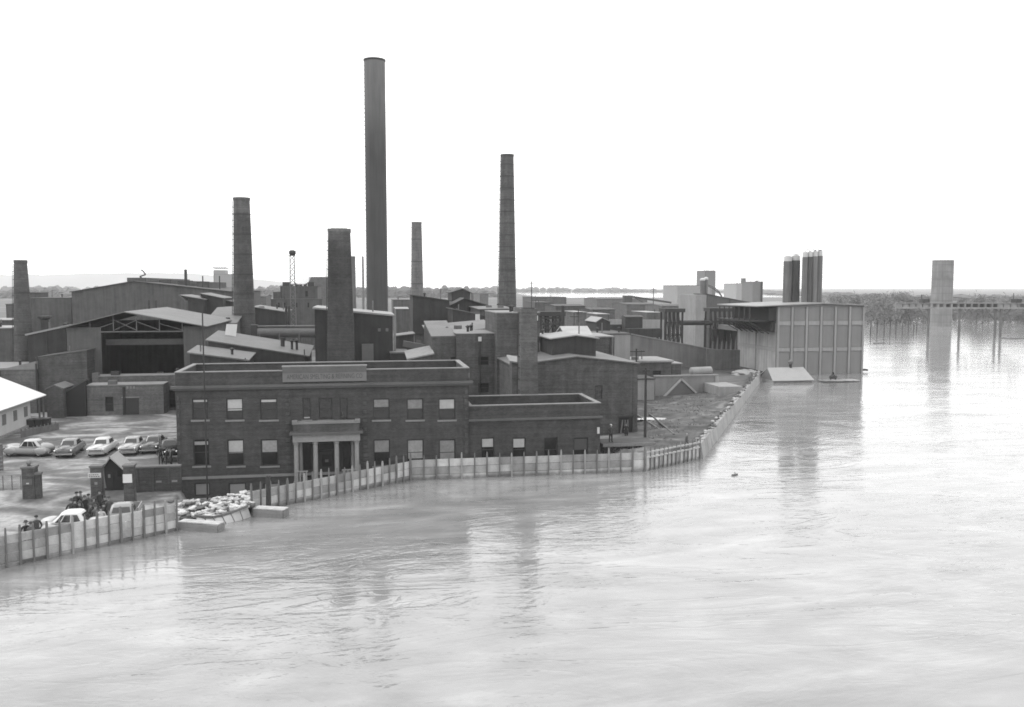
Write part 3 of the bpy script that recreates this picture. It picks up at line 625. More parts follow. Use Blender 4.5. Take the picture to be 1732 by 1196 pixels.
M_STACK = mat('tall_stack_concrete', 0.072, var=0.2, scale=0.12, streak=0.3, bands=[(0, 0.9), (50, 0.9), (56, 1.1), (64, 1.9), (78, 2.6)])
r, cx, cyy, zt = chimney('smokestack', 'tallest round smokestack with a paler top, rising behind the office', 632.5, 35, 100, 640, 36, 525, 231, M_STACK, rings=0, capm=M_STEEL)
for i in range(26): z = 4 + i * 2.8; MB().tube((cx - 2.86, cyy - 0.2, z), (cx - 2.86, cyy + 0.3, z), 0.05, n=5).build('rung', M_STEEL, r)
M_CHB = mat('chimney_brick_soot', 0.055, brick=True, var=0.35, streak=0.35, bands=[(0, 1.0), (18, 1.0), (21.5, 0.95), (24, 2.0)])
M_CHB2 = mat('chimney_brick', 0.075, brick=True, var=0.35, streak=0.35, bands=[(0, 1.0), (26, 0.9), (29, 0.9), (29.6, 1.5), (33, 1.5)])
M_CHB3 = mat('chimney_brick_plain', 0.085, brick=True, var=0.35, streak=0.35)
M_CHB4 = mat('chimney_brick_pale', 0.15, brick=True, var=0.3, streak=0.3)
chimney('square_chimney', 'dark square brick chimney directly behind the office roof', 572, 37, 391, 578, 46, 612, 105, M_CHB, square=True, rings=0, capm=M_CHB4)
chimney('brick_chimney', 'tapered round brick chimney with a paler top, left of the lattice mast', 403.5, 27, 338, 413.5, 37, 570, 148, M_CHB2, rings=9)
chimney('brick_chimney', 'slender tapered brick chimney with steel bands, right of the tallest stack', 860, 22, 263, 861.5, 31, 522, 205, M_CHB3, rings=17)
chimney('brick_chimney', 'pale distant brick chimney standing behind the dark lean-to roof', 704.5, 17, 378, 707.5, 21, 500, 262, M_CHB4, rings=5)
chimney('brick_chimney', 'short tapered brick chimney at the far left edge', 27.5, 20, 446, 34.5, 31, 600, 124, mat('left_chimney_brick', 0.075, brick=True, bands=[(0, 1.0), (17, 1.0), (18.5, 1.25), (21, 1.25)]), rings=3)
chimney('steel_flue', 'narrow grey flue peeking out behind the square brick chimney', 596, 9, 438, 598, 10, 528, 170, M_STEELG, rings=0)
chimney('steel_flue', 'very thin far stack seen between the square chimney and tallest stack', 613.5, 3.2, 435, 614.5, 3.6, 482, 560, M_STEELG, rings=0)

# --- square flue inside the low wing
chimney('square_chimney', 'plain square brick chimney rising from the low office wing', 896, 27, 528, 895.5, 31, 685, 88.5, mat('wing_chimney_brick', 0.095, brick=True, var=0.25, streak=0.1, bands=[(-2, 1.0), (9, 1.0), (10.5, 1.25), (14, 1.25)]), square=True, zb=GZ)

# --- brick hall with low gable right of the wing
r, x0, x1, y0, y1, z0, z1, xm, zr = gable('brick_hall', 'plain brick hall with shallow gable, one small window and a rough doorway', 868, 1078, 617, 604, 97, 26, M_BRICK2, M_TIN, pxr_=975, over=0.25, wins=((1006, 1019, 652, 675),), doors=((1046, 1070, 706, 742),))
dh_ = hole(1046, 1070, 706, 742, y0)
for k in range(3): MB().bar((dh_[0] + 0.2 + 0.5 * k, y0 + 0.05, dh_[2]), (dh_[0] + 0.5 + 0.3 * k, y0 + 0.05, dh_[3] - 0.3), 0.14).build('brace', M_POST, r)
MB().box(dh_[0] - 0.12, dh_[1] + 0.12, y0 - 0.05, y0 - 0.003, dh_[3] + 0.002, dh_[3] + 0.2).build('lintel', M_POLE, r)
MB().box(x1 - 0.5, x1 + 0.05, y0 - 0.05, y0 - 0.003, z0, z1 - 0.4).build('corner_pier', M_BRICK2, r)
# monitor on its roof
r2 = gable('roof_shed', 'dark iron clad shed sitting on the brick hall roof', 934, 1008, 573, 568, 101, 7, M_DARK, M_TINL, over=0.35, zb=8.6, pxr_=974, cat='shed')
# small lean-to at the hall's left corner, behind the square chimney
mono('lean_to', 'small lean-to with pale roof tucked behind the square wing chimney', 866, 884, 613, 616, 95, 1.5, M_BRICK2, M_TINL, rise=0.5, cat='shed')

# --- tall brick block
r, x0, x1, y0, y1, z0, z1 = flat('brick_block', 'tall narrow brick block with white coping behind the square wing chimney', 840, 913, 530, 106, 10, M_BRICK2, M_STONE, over=0.06, th=0.12, wins=((846, 860, 603, 618), (834, 835, 603, 618))[:1])
MB().box(x0 + 4.6, x0 + 5.1, y0 - 0.16, y0 - 0.004, z1 - 0.9, z1 - 0.3).build('drain_head', M_WHITE, r)
MB().tube((x0 + 4.85, y0 - 0.1, 4), (x0 + 4.85, y0 - 0.1, z1 - 0.9), 0.09, n=8).build('downpipe', M_STEEL, r)
r, x0, x1, y0, y1, z0, z1 = flat('brick_block', 'stepped brick block with two dark windows left of the tall brick block', 772, 839.6, 565, 107, 14, M_BRICK2, M_STONE, over=0.05, th=0.10, wins=((835 - 26, 835 - 8, 603, 618), (835 - 26, 835 - 8, 648, 664)))
MB().box(x0 + 2.7, x0 + 3.1, y0 - 0.15, y0 - 0.004, z1 - 0.9, z1 - 0.35).build('drain_head', M_WHITE, r); MB().tube((x0 + 2.9, y0 - 0.1, 3), (x0 + 2.9, y0 - 0.1, z1 - 0.9), 0.09, n=8).build('downpipe', M_STEEL, r)
mono('brick_block', 'lower brick block with grey pitched roof just right of the office roof', 730, 771.6, 571, 570, 107.2, 13, M_BRICK2, M_TIN, rise=1.4, over=0.05, wins=((768 - 6, 768 + 3.5, 604, 617), (768 - 6, 768 + 3.5, 648, 660)))
mono('tin_roof_shed', 'grey tin roofed shed above the lower brick block', 728, 836, 566, 556, 116, 12, M_BRICK2, M_TIN, rise=0.6, zb=3, cat='shed')

# --- dark iron tower house behind the square chimney
r, x0, x1, y0, y1, z0, z1, z2 = mono('iron_clad_house', 'tall dark iron clad house with white roof edge behind the square chimney', 532, 664, 522, 534, 112, 12, M_DARK, M_TINL, over=0.25, th=0.22)
MB().tube((x1 + 0.25, y0 - 0.1, 6.5), (x1 + 0.25, y0 - 0.1, z2 - 0.2), 0.16, n=10).build('downpipe', M_STONE, r)
MB().box(x0 + 5.9, x0 + 7.4, y0 - 0.5, y0 - 0.004, 3, 9.6).build('duct', M_STEELG, r)
for xx in (8.0, 9.0): MB().box(x0 + xx, x0 + xx + 0.35, y0 - 0.12, y0 - 0.004, 11.2, 11.6).build('lamp', M_STEELG, r)
flat('low_shed', 'low dark flat roofed shed right of the iron clad house', 661, 690, 598, 111, 6, M_DARK, M_TIN, cat='shed', over=0.1)
# big horizontal duct on legs, left of the iron clad house
dy = Yof(484, 128); a, b_ = aty(436, 562, dy), aty(536, 562, dy)
r = thing('gas_duct', 'long dark horizontal gas duct on thin legs above pale tin roofs', 'duct', ((a.x + b_.x) / 2, dy, 4))
MB().tube(a, b_, 0.78, n=18).build('pipe', M_STEELG, r); MB().box(a.x - 0.2, b_.x, dy - 0.5, dy + 0.5, a.z + 0.82, a.z + 0.95).build('walkway', M_STEELG, r)
for k in range(3):
    x = a.x + (b_.x - a.x) * k / 3 + 0.3
    for s in (-0.7, 0.7): MB().tube((x, dy + s, 3.5), (x, dy + s, a.z), 0.10, n=8).build('leg', M_STEELG, r)
MB().box(a.x - 0.9, a.x - 0.003, dy - 0.7, dy + 0.7, a.z - 1.0, a.z + 1.1).build('elbow_box', M_STEEL, r)

# --- open fronted shed on the left
D_ = 121; Ys = Yof(228, D_); P = lambda px, py: aty(px, py, Ys)
lx, rx = P(112, 551).x, P(346, 557).x; ze = P(230, 552.5).z; rgx, rgz = P(212, 528).x, P(212, 528).z
os_ = thing('open_front_shed', 'large open fronted shed with grey gable roof and trussed dark interior', 'building', ((lx + rx) / 2, Ys, -0.3))
ys1 = Ys + 26; xo0 = P(172, 600).x; xo1 = P(311, 600).x; zob = 3.0

for a, b_ in ((lx, xo0), (xo1, rx)): MB().box(a, b_, Ys, Ys + 0.35, -0.3, ze - 0.05).build('front_pier', mat('shed_plaster_wall', 0.115, var=0.3, scale=0.35, streak=0.25), os_)
MB().box(lx, lx + 0.3, Ys + 0.36, ys1, -0.3, ze - 0.05).build('side_wall', M_TINE, os_); MB().box(rx - 0.3, rx, Ys + 0.36, ys1, -0.3, ze - 0.05).build('side_wall', M_BRICK2, os_)
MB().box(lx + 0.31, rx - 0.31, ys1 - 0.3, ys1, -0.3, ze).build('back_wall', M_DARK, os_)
MB().box(xo0 + 0.003, xo1 - 0.003, Ys + 2.0, Ys + 2.3, P(230, 585).z, P(230, 575).z).build('cross_beam', mat('crane_girder', 0.11), os_)
MB().box(lx, rx, Ys + 0.02, Ys + 0.3, P(230, 562).z, P(230, 560).z).build('tie_beam', M_STEELG, os_)
for xe, w in ((lx, -1), (rx, 1)):
    k = (rgz - ze) / abs(rgx - xe); ex = xe + w * 0.5; ez = ze - k * 0.5
    MB().slab([(rgx, Ys - 0.9, rgz + 0.12), (ex, Ys - 0.9, ez + 0.12), (ex, ys1 + 0.3, ez + 0.12), (rgx, ys1 + 0.3, rgz + 0.12)], 0.14).build('roof_slope', mat('shed_tin_roof', 0.17, rough=0.6, var=0.3, scale=0.3, wave=('Y', 1.4)), os_)
tz = P(230, 560).z
for q in range(7):
    f0 = q / 6; x = lx + (rx - lx) * f0; zt_ = ze + (rgz - ze) * (1 - abs(x - rgx) / (abs(rgx - lx) if x < rgx else abs(rx - rgx))) - 0.15
    x2 = lx + (rx - lx) * min(1, (q + 1) / 6)
    if zt_ > tz + 0.3: MB().bar((x, Ys + 0.15, tz), (x, Ys + 0.15, zt_), 0.12).build('truss_bar', M_STEELG, os_)
    if 0 < q < 6: MB().bar((x, Ys + 0.15, tz + 0.1), (x2 if x < rgx else lx + (rx - lx) * (q - 1) / 6, Ys + 0.17, max(tz + 0.2, (zt_ + tz) / 2 + 0.5)), 0.1).build('truss_bar', M_STEELG, os_)
for k in range(3):
    x = xo0 + 2 + k * 3.6; z_ = (3.2, 4.2, 3.6)[k]
    tag(MB().frustum(x, Ys + 7 + random.uniform(-2, 3), -0.2, z_, 1.1, 0.8).build('stored_crate', M_STEELG if k % 3 else M_STEEL), ('dim crate on the left inside the dark open fronted shed', 'tall dim crate in the middle of the dark open fronted shed', 'dim crate on the right inside the dark open fronted shed')[k], 'crate', 'crates inside the open shed')
# low brick annexe in front of the shed
r, x0, x1, y0, y1, z0, z1 = flat('brick_annexe', 'low brick annexe with a dark door and window facing the car park', 145, 276, 652, 113, 3.2, M_BRICK3, M_STONE, over=0.06, th=0.12, wins=((178, 192, 671, 696),))
h = hole(208, 235, 673, 706, y0); MB().box(h[0], h[1], y0 - 0.06, y0 - 0.004, 0.05, h[3]).build('door', mat('garage_door_wood', 0.055, wave=('X', 3.0)), r)
MB().box(h[0] - 0.12, h[1] + 0.12, y0 - 0.10, y0 - 0.003, h[3] + 0.003, h[3] + 0.16).build('lintel', M_STONE, r)
MB().tube((x0 + 4.6, y0 - 0.1, 0.1), (x0 + 4.6, y0 - 0.1, z1 - 0.2), 0.08, n=8).build('downpipe', M_STEEL, r)
for q in range(3): MB().box(x0 + 5 + q * 0.4, x0 + 5.25 + q * 0.4, y0 - 0.1, y0 - 0.004, z1 - 0.45, z1 - 0.1).build('vent', M_STONE, r)
r, x0, x1, y0, y1, z0, z1 = flat('brick_annexe', 'taller brick strip of the annexe, running behind it to the office', 160, 318, 636, 117.2, 2.6, M_BRICK3, M_STONE, over=0.05, th=0.1, wins=((286, 297, 660, 690),))
MB().box(x1 - 3.9, x1 - 2.4, y0 - 0.08, y0 - 0.004, z1 - 1.1, z1 - 0.8).build('vent', M_STONE, r)
MB().box(x0 - 0.3, x0 + 0.5, y0 - 0.06, y0 + 0.5, z0, z1 + 0.5).build('pier', M_BRICK3, r)

# --- left group
D_ = 118
r, x0, x1, y0, y1, z0, z1 = flat('brick_warehouse', 'brick warehouse with pale coping at the left edge behind the white roof', -60, 60, 626, 114, 10, M_BRICK3, M_STONE, over=0.1, th=0.25)
MB().prism_y([(x1 - 3.5, z1 + 0.26), (x1 + 0.1, z1 + 0.26), (x1 + 0.1, z1 + 1.1)], y0 - 0.02, y1).build('raised_coping', M_STONE, r)
MB().tube((x1 + 0.12, y0 - 0.1, 0.1), (x1 + 0.12, y0 - 0.1, z1 + 0.8), 0.1, n=8).build('downpipe', M_STEEL, r)
mono('brick_warehouse', 'plain brick wall house between the white roof and the open shed', 61, 146, 606, 594, 116, 6, M_BRICK2, M_TAR, over=0.1)
r = mono('dark_lean_to', 'dark iron lean-to with pale roof strip beside the left edge chimney', 47, 111, 566, 552, 122, 8, M_DARK, M_TINL, over=0.3, th=0.25, cat='shed')
mono('coal_bay', 'black sloping coal bay opening left of the brick annexe', 104, 144, 668, 644, 111.5, 1.2, mat('coal_bay_shade_board', 0.03), M_TAR, over=0.05, cat='shed')  # near-black front paints in the shade of the open bay
gable('gate_shed', 'small brick store under the sloping coal bay roof', 78, 106, 658, 652, 110, 4, M_BRICK2, M_TIN, cat='shed', over=0.15)
tag(MB().lathe(aty(76, 545, Yof(76, 126)).x, Yof(76, 126), [(0.55, 8), (0.55, aty(76, 541, Yof(76, 126)).z), (0.95, aty(76, 538, Yof(76, 126)).z), (0.95, aty(76, 534.5, Yof(76, 126)).z)], 14).build('roof_vent', M_STEEL), 'dark round roof vent on the pale strip behind the left chimney', 'vent')

# --- white roofed house at the left edge
e0 = atz(0, 752, 0.1); hx = atz(50, 722, 0.1).x; zE = 3.55
far_y = atz(72, 716, 0.1).y; hy0 = 60.0
wh = thing('white_house', 'white walled house with bright white roof at the left edge', 'house', (hx, (far_y + hy0) / 2, 0.0))
MB().box(hx - 9, hx, hy0, far_y - 2.2, 0, zE).build('wall', M_WHITE, wh)
MB().box(hx - 8.7, hx - 0.4, far_y - 2.197, far_y - 2.0, 0, zE).build('porch_wall', M_CONC, wh)
MB().slab([(hx + 0.85, hy0 - 0.6, zE), (hx + 0.85, far_y + 0.9, zE), (hx - 4.5, far_y + 0.9, zE + 2.35), (hx - 4.5, hy0 - 0.6, zE + 2.35)], 0.14).build('roof_slope', mat('bright_white_roof', 0.8, rough=0.5, var=0.08), wh)
MB().slab([(hx - 9.85, hy0 - 0.6, zE), (hx - 9.85, far_y + 0.9, zE), (hx - 4.5, far_y + 0.9, zE + 2.352), (hx - 4.5, hy0 - 0.6, zE + 2.352)], 0.14).build('roof_slope', mat('bright_white_roof', 0.8), wh)
for y in (far_y + 0.5, far_y - 0.9): MB().box(hx + 0.45, hx + 0.62, y, y + 0.17, 0, zE - 0.05).build('porch_post', M_POST, wh)
for i in range(7):
    y = far_y - 4.2 - i * 3.2; w_ = MB().box(hx + 0.003, hx + 0.06, y, y + 1.0, 1.5, 2.7).build('window', M_STONE, wh); MB().box(hx + 0.062, hx + 0.075, y + 0.1, y + 0.9, 1.6, 2.6).build('pane', mat('dusty_pane', 0.2), w_)
MB().box(hx + 0.003, hx + 0.25, hy0, far_y - 2.2, 0.0, 0.45).build('plinth', M_CONC, wh)
# crates and low fence beside it
for i, (px, py) in enumerate(((49, 724), (62, 723), (74, 722))):
    q = atz(px, py, 0.1); mb = MB(); mb.box(q.x - 0.55, q.x + 0.55, q.y, q.y + 0.9, 0.1, 1.05); o = mb.build('storage_bin', M_STEEL)
    MB().box(q.x - 0.6, q.x + 0.6, q.y - 0.05, q.y + 0.95, 1.052, 1.14).build('lid', M_STEELG, o)
    tag(o, ('dark storage bin nearest the white house wall', 'dark storage bin in the middle of the three by the white house', 'dark storage bin furthest from the white house wall')[i], 'bin', 'storage bins by the white house')
q0, q1 = atz(36, 742, 0.1), atz(100, 727, 0.1); fe = thing('low_fence', 'low dark board fence along the car park edge by the white house', 'fence', q0)
for i in range(10):
    a = q0.lerp(q1, i / 10); b_ = q0.lerp(q1, (i + 0.93) / 10); MB().bar(a + Vector((0, 0, 0.45)), b_ + Vector((0, 0, 0.45)), 0.06, 0.75).build('board', M_POST, fe); MB().box(a.x - 0.05, a.x + 0.05, a.y + 0.04, a.y + 0.14, 0, 1.15).build('post', M_POST, fe)

# --- great mill hall far left, with side roofs
r, x0, x1, y0, y1, z0, z1, xm, zr = gable('mill_hall', 'great dark mill hall with long low gable on the left skyline', 121, 392, 494, 476, 205, 60, M_TINE, M_TAR, pxr_=226, over=0.4, wins=((250, 254, 508, 525), (262, 266, 508, 525)))
MB().box(xm - 2.2, xm + 2.2, y0 + 3, y1 - 4, zr - 0.5, zr + 0.9).build('roof_monitor', M_TINE, r)
for i in range(3): MB().box(xm + 3 + i * 4.5, xm + 6 + i * 4.5, y0 + 12, y0 + 40, zr - 1.0 - i * 0.5, zr + 0.45 - i * 0.25).build('skylight', M_TAR, r)
for q in range(3): MB().tube((xm + 10 + q * 4, y0 + 9, zr - 2), (xm + 10 + q * 4, y0 + 9, zr + (3.0 if q == 0 else 1.4)), 0.35 if q == 0 else 0.15, n=8).build('roof_pipe', M_STEEL, r)
# bent whirling vent on the ridge
q = aty(243, 474, y0 + 14); wv_ = thing('roof_derrick', 'small crooked derrick standing on the mill hall ridge', 'derrick', q)
pts = [(0.6, -1.0), (0.2, 0.1), (-0.9, 0.9), (0.5, 1.4), (0.0, 2.2), (-0.5, 2.6)]
for (ax, az), (bx_, bz) in zip(pts, pts[1:]): MB().bar(q + Vector((ax, 0, az)), q + Vector((bx_, 0, bz)), 0.28).build('arm', M_STEEL, wv_)
flat('brick_row', 'long dark brick row left of the great mill hall', 40, 120, 505, 207, 25, M_TINE, M_TAR, over=0.1)
flat('brick_row', 'small flat brick house behind the left edge chimney', 46, 62, 496, 215, 8, M_BRICK2, M_TAR, over=0.1)
r, x0, x1, y0, y1, z0, z1, xm, zr = gable('side_shed', 'near side shed with pale roof panel right of the open shed ridge', 318, 345, 507, 500, 165, 12, M_DARK, M_TIN, zb=3, cat='shed', over=0.3, pxr_=303)
gable('side_shed', 'second side shed with pale roof panel left of the tapered chimney', 346, 377, 505, 497, 168, 12, M_DARK, M_TIN, zb=3, cat='shed', over=0.3, pxr_=338)
gable('side_shed', 'third side shed with pale roof panel just behind the tapered chimney', 377, 400, 512, 508, 172, 12, M_DARK, M_TIN, zb=3, cat='shed', over=0.3, pxr_=376)
mono('tin_roof_shed', 'broad pale tin roof between the open shed and tapered chimney', 344, 398, 552, 548, 142, 16, M_BRICK2, M_TIN, rise=2.6, zb=0, cat='shed')
for px, h in ((355, 540), (386, 543), (381, 545)):
    yy = Yof(px, 146); q = aty(px, 556, yy); tag(MB().tube((q.x, yy, q.z - 0.5), (q.x, yy, aty(px, h - 6, yy).z), 0.35, n=10).build('roof_pipe', M_STEEL), {355: 'dark roof pipe nearest the open shed', 386: 'dark roof pipe closest to the tapered chimney', 381: 'shorter middle dark pipe on the pale tin roof'}[px], 'pipe')
mono('tin_roof_shed', 'low shed with pale roof sloping down towards the office roof', 321, 418, 598, 610, 106, 6.5, M_DARK, mat('pale_sloping_roof', 0.165, rough=0.6, var=0.3, streak=0.15), rise=0.4, cat='shed')
mono('tin_roof_shed', 'wide pale sloping roof below the gas duct', 352, 520, 577, 603, 114, 10, M_DARK, mat('pale_sloping_roof', 0.30), rise=0.7, cat='shed')
q = aty(389, 572, Yof(389, 120)); bb_ = thing('notice_board', 'white upright board leaning on the tin roof below the tapered chimney', 'board', q)
MB().add([q + Vector(v) for v in ((-0.75, 0, 0), (0.75, 0, -0.02), (0.95, 0.5, 1.9), (-0.5, 0.5, 1.95), (-0.75, 0.08, 0), (0.75, 0.08, -0.02), (0.95, 0.58, 1.9), (-0.5, 0.58, 1.95))], [(0, 1, 2, 3), (7, 6, 5, 4), (0, 4, 5, 1), (1, 5, 6, 2), (2, 6, 7, 3), (3, 7, 4, 0)]).build('panel', M_WHITE, bb_)
MB().box(q.x - 0.6, q.x + 0.8, q.y + 0.3, q.y + 0.5, q.z - 0.4, q.z - 0.02).build('support', M_STEEL, bb_)
tag(MB().tube(aty(478, 589, Yof(478, 119)) + Vector((0, 0, -0.6)), aty(478, 571, Yof(478, 119)), 0.28, n=10).build('roof_pipe', M_STEEL), 'dark roof pipe on the pale roof under the gas duct', 'pipe')
mono('side_shed', 'dark shed with pale roof edge right of the tapered chimney', 428, 482, 520, 528, 165, 14, M_DARK, M_TIN, over=0.3, cat='shed')
q = thing('pipe_stand', 'pair of dark upright pipes beside the shed right of the tapered chimney', 'pipe', aty(486, 548, Yof(486, 160)))
for px in (484, 489): yy = Yof(px, 160); MB().tube(aty(px, 560, yy), aty(px, 518, yy), 0.22, n=8).build('pipe', M_STEEL, q)
# --- refinery block with vents and the lattice mast
r, x0, x1, y0, y1, z0, z1 = flat('refinery_block', 'hazy stepped refinery block with roof vents beside the lattice mast', 474, 537, 485, 240, 20, M_TINE, M_TAR, over=0.2, wins=((516, 521, 492, 502),))
for i, px in enumerate((484, 494, 503, 509, 516, 526)):
    w = 0.9 if i in (0, 5) else 0.4; x = aty(px, 480, y0 + 3).x; MB().box(x - w, x + w, y0 + 2, y0 + 4, z1 + 0.19, z1 + (1.3 if i in (0, 5) else 0.7)).build('roof_vent', M_STEEL, r)
flat('refinery_block', 'lower left step of the hazy refinery block', 462, 473.6, 495, 239, 15, M_TINE, M_TAR, over=0.1)
flat('refinery_block', 'broad low front wing below the hazy refinery block', 458, 545, 507, 232, 5, M_TINE, M_TAR, over=0.1, wins=((470, 473, 512, 520), (480, 483, 512, 520), (500, 503, 512, 520), (520, 523, 512, 520)))
q = aty(496, 540, Yof(496, 215)); zt = aty(496, 432, Yof(496, 215)).z; ms = thing('lattice_mast', 'slim steel lattice mast with a drum head on the skyline', 'mast', (q.x, q.y, 0))
w0, w1 = 0.75, 0.5
for sx_ in (-1, 1):
    for sy in (-1, 1): MB().bar((q.x + sx_ * w0, q.y + sy * w0, 0), (q.x + sx_ * w1, q.y + sy * w1, zt), 0.14).build('leg', M_STEELG, ms)
nb = 18
lt = MB()
for i in range(nb):
    za, zb_ = zt * i / nb, zt * (i + 1) / nb; wa = w0 + (w1 - w0) * i / nb; wb = w0 + (w1 - w0) * (i + 1) / nb
    for sy in (-1, 1):
        lt.bar((q.x - wa, q.y + sy * wa, za), (q.x + wb, q.y + sy * wb, zb_), 0.07); lt.bar((q.x + wa, q.y + sy * wa, za), (q.x - wb, q.y + sy * wb, zb_), 0.07)
        lt.bar((q.x + sy * wa, q.y - wa, za), (q.x + sy * wb, q.y + wb, zb_), 0.07)
lt.build('lattice', M_STEELG, ms); MB().lathe(q.x + 0.1, q.y, [(0.55, zt), (0.85, zt + 0.4), (0.85, zt + 1.0), (0.4, zt + 1.3)], 14).build('drum_head', M_STEEL, ms); MB().box(q.x - 1.2, q.x + 0.9, q.y - 0.5, q.y + 0.5, zt - 0.12, zt - 0.003).build('platform', M_STEEL, ms)
# steam plume
st = MB(); bmq = bmesh.new(); bmesh.ops.create_icosphere(bmq, subdivisions=4, radius=1.0); q = aty(514, 471, Yof(514, 262))
for v in bmq.verts:
    n_ = mnoise.fractal(v.co * 1.9, 1.0, 2.0, 4); v.co *= 1 + 0.35 * n_; v.co = Vector((v.co.x * (2.0 + 0.6 * v.co.z) + 0.2 * v.co.z, v.co.y * 1.8, v.co.z * 2.7)) + q
me = bpy.data.meshes.new('steam'); bmq.to_mesh(me); bmq.free(); stm = bpy.data.materials.new('steam_vapour'); stm.use_nodes = True; t = stm.node_tree; t.nodes.clear()
pv = t.nodes.new('ShaderNodeVolumePrincipled'); pv.inputs['Color'].default_value = (1, 1, 1, 1); pv.inputs['Density'].default_value = 0.5; om = t.nodes.new('ShaderNodeOutputMaterial'); t.links.new(pv.outputs[0], om.inputs['Volume']); me.materials.append(stm)
tag(link('steam', me), 'small white puff of steam above the refinery block', 'steam', kind='stuff')

# --- mid plant, right of the tallest stack
r, x0, x1, y0, y1, z0, z1, z2 = mono('dark_lean_to', 'dark lean-to shed with steep plain roof front below the pale chimney', 698, 760, 500, 509, 160, 10, M_DARK, M_TAR, over=0.4, zb=8.2, cat='shed')
MB().box(x0 + 0.3, x1 - 0.1, y0 + 0.3, y1 - 0.2, -0.3, 8.19).build('lower_wall', M_TINE, r)
for k in range(4): MB().box(x0 + 0.6 + 1.6 * k, x0 + 1.5 + 1.6 * k, y0 + 0.2, y0 + 0.297, 3.0, 7.2).build('window', M_CONC if k % 2 else M_STEELG, r)
gable('roof_monitor', 'small dark peaked monitor roof above the trussed shed', 764, 795, 495, 489, 172, 8, M_DARK, M_TAR, zb=11, cat='shed', over=0.35, pxr_=782)
gable('trussed_shed', 'dark open gabled shed end right of the lean-to', 762, 824, 517, 505, 165, 14, M_DARK, M_TAR, zb=0, cat='shed', over=0.6, pxr_=785)
mono('trussed_shed', 'dark sloping conveyor house above the lower brick block', 766, 852, 524, 541, 150, 10, M_DARK, M_TAR, over=0.2, cat='shed')
mono('tin_roof_shed', 'pale tin roof strip in front of the banded chimney', 812, 868, 524, 523, 152, 14, M_BRICK2, M_TIN, rise=0.2, cat='shed')
tag(MB().box(*(lambda q: (q.x - 0.35, q.x + 0.35, q.y, q.y + 0.3, q.z - 0.8, q.z + 0.8))(aty(808, 540, Yof(808, 140)))).build('lamp_box', M_WHITE), 'white lamp box on the dark conveyor house wall', 'lamp')
mono('dark_lean_to', 'cluttered dark shed between the iron clad house and the lean-to', 668, 700, 570, 566, 128, 6, M_TINE, M_TIN, over=0.2, cat='shed')
mono('tin_roof_shed', 'low pale roof just above the right end of the office parapet', 692, 730, 608, 600, 104, 6, M_BRICK2, M_CONC, rise=0.5, cat='shed')
tag(MB().bar(aty(682, 581, Yof(682, 118)), aty(730, 590, Yof(730, 118)), 0.5, 0.8).build('pipe_bridge', M_STONE), 'pale sloping pipe bridge right of the iron clad house', 'bridge')
# ================================================================ RIGHT: yard, mill, silos, river structures
# pale mill with framed panels
Ym = 156.0; mx0, mx1 = aty(1315, 580, Ym).x, aty(1461, 580, Ym).x; mz1 = aty(1390, 513, Ym).z; mze = aty(1318, 517, Ym).z; my1 = Ym + 18
mill = thing('pale_mill', 'pale concrete mill with framed wall panels standing in the flood', 'building', ((mx0 + mx1) / 2, Ym, -1))
zb_ = -1.0; bands = [(aty(1390, 550, Ym).z, aty(1390, 543, Ym).z), (aty(1390, 594, Ym).z, aty(1390, 588, Ym).z), (aty(1390, 641, Ym).z, aty(1390, 637, Ym).z)]
MB().prism_y([(mx0 + 0.02, zb_), (mx1 - 0.02, zb_), (mx1 - 0.02, mze - 0.05), ((mx0 + mx1) / 2, mz1 - 0.12), (mx0 + 0.02, mze - 0.05)], Ym + 0.30, my1).build('wall', M_CONCD, mill)
nb = 6; bw_ = (mx1 - mx0) / nb
for i in range(nb + 1):
    x = mx0 + i * bw_; w = 0.42 if 0 < i < nb else 0.7; xa_ = max(mx0, x - w / 2); xb_ = min(mx1, x + w / 2)
    MB().box(xa_, xb_, Ym, Ym + 0.297, zb_, mze - 0.25).build('pilaster', M_CONCL, mill)
    if i == nb: break
    for za, zc_ in bands: MB().box(x + 0.36, x + bw_ - 0.36, Ym + 0.06, Ym + 0.297, za, zc_).build('band', M_CONCL, mill)
    zs_ = [zb_] + [v for bnd in reversed(bands) for v in bnd] + [mze - 0.3]
    for k in range(0, len(zs_), 2):
        if k >= len(zs_) - 1: break
        if zs_[k + 1] - zs_[k] > 0.3: MB().box(x + 0.40, x + bw_ - 0.40, Ym + 0.20, Ym + 0.297, zs_[k] + 0.06, zs_[k + 1] - 0.06).build('wall_panel', M_CONCD, mill)
ml = 2; lw = (my1 - Ym - 0.3) / 2
for i in range(3):
    y = Ym + 0.31 + i * lw; MB().box(mx0 - 0.12, mx0 + 0.018, max(Ym + 0.31, y - 0.22), min(my1, y + 0.22), zb_, mze - 0.3).build('pilaster', mat('mill_side_pilaster', 0.2), mill)
for za, zc_ in bands[1:2]:
    for i in range(2): MB().box(mx0 - 0.10, mx0 + 0.018, Ym + 0.31 + i * lw + 0.23, Ym + 0.31 + (i + 1) * lw - 0.23, za, zc_).build('band', M_CONCL, mill)
M_SIDE = mat('mill_side_boards', 0.36, var=0.22, scale=0.5, streak=0.45)
for i in range(2):
    for k, (za, zc_) in enumerate(((zb_, bands[1][0]), (bands[1][1], bands[0][0] + 0.4))): MB().box(mx0 - 0.05, mx0 + 0.017, Ym + 0.31 + i * lw + 0.24, Ym + 0.31 + (i + 1) * lw - 0.24, za + 0.02, zc_ - 0.02).build('side_panel', M_SIDE, mill)
xm = (mx0 + mx1) / 2
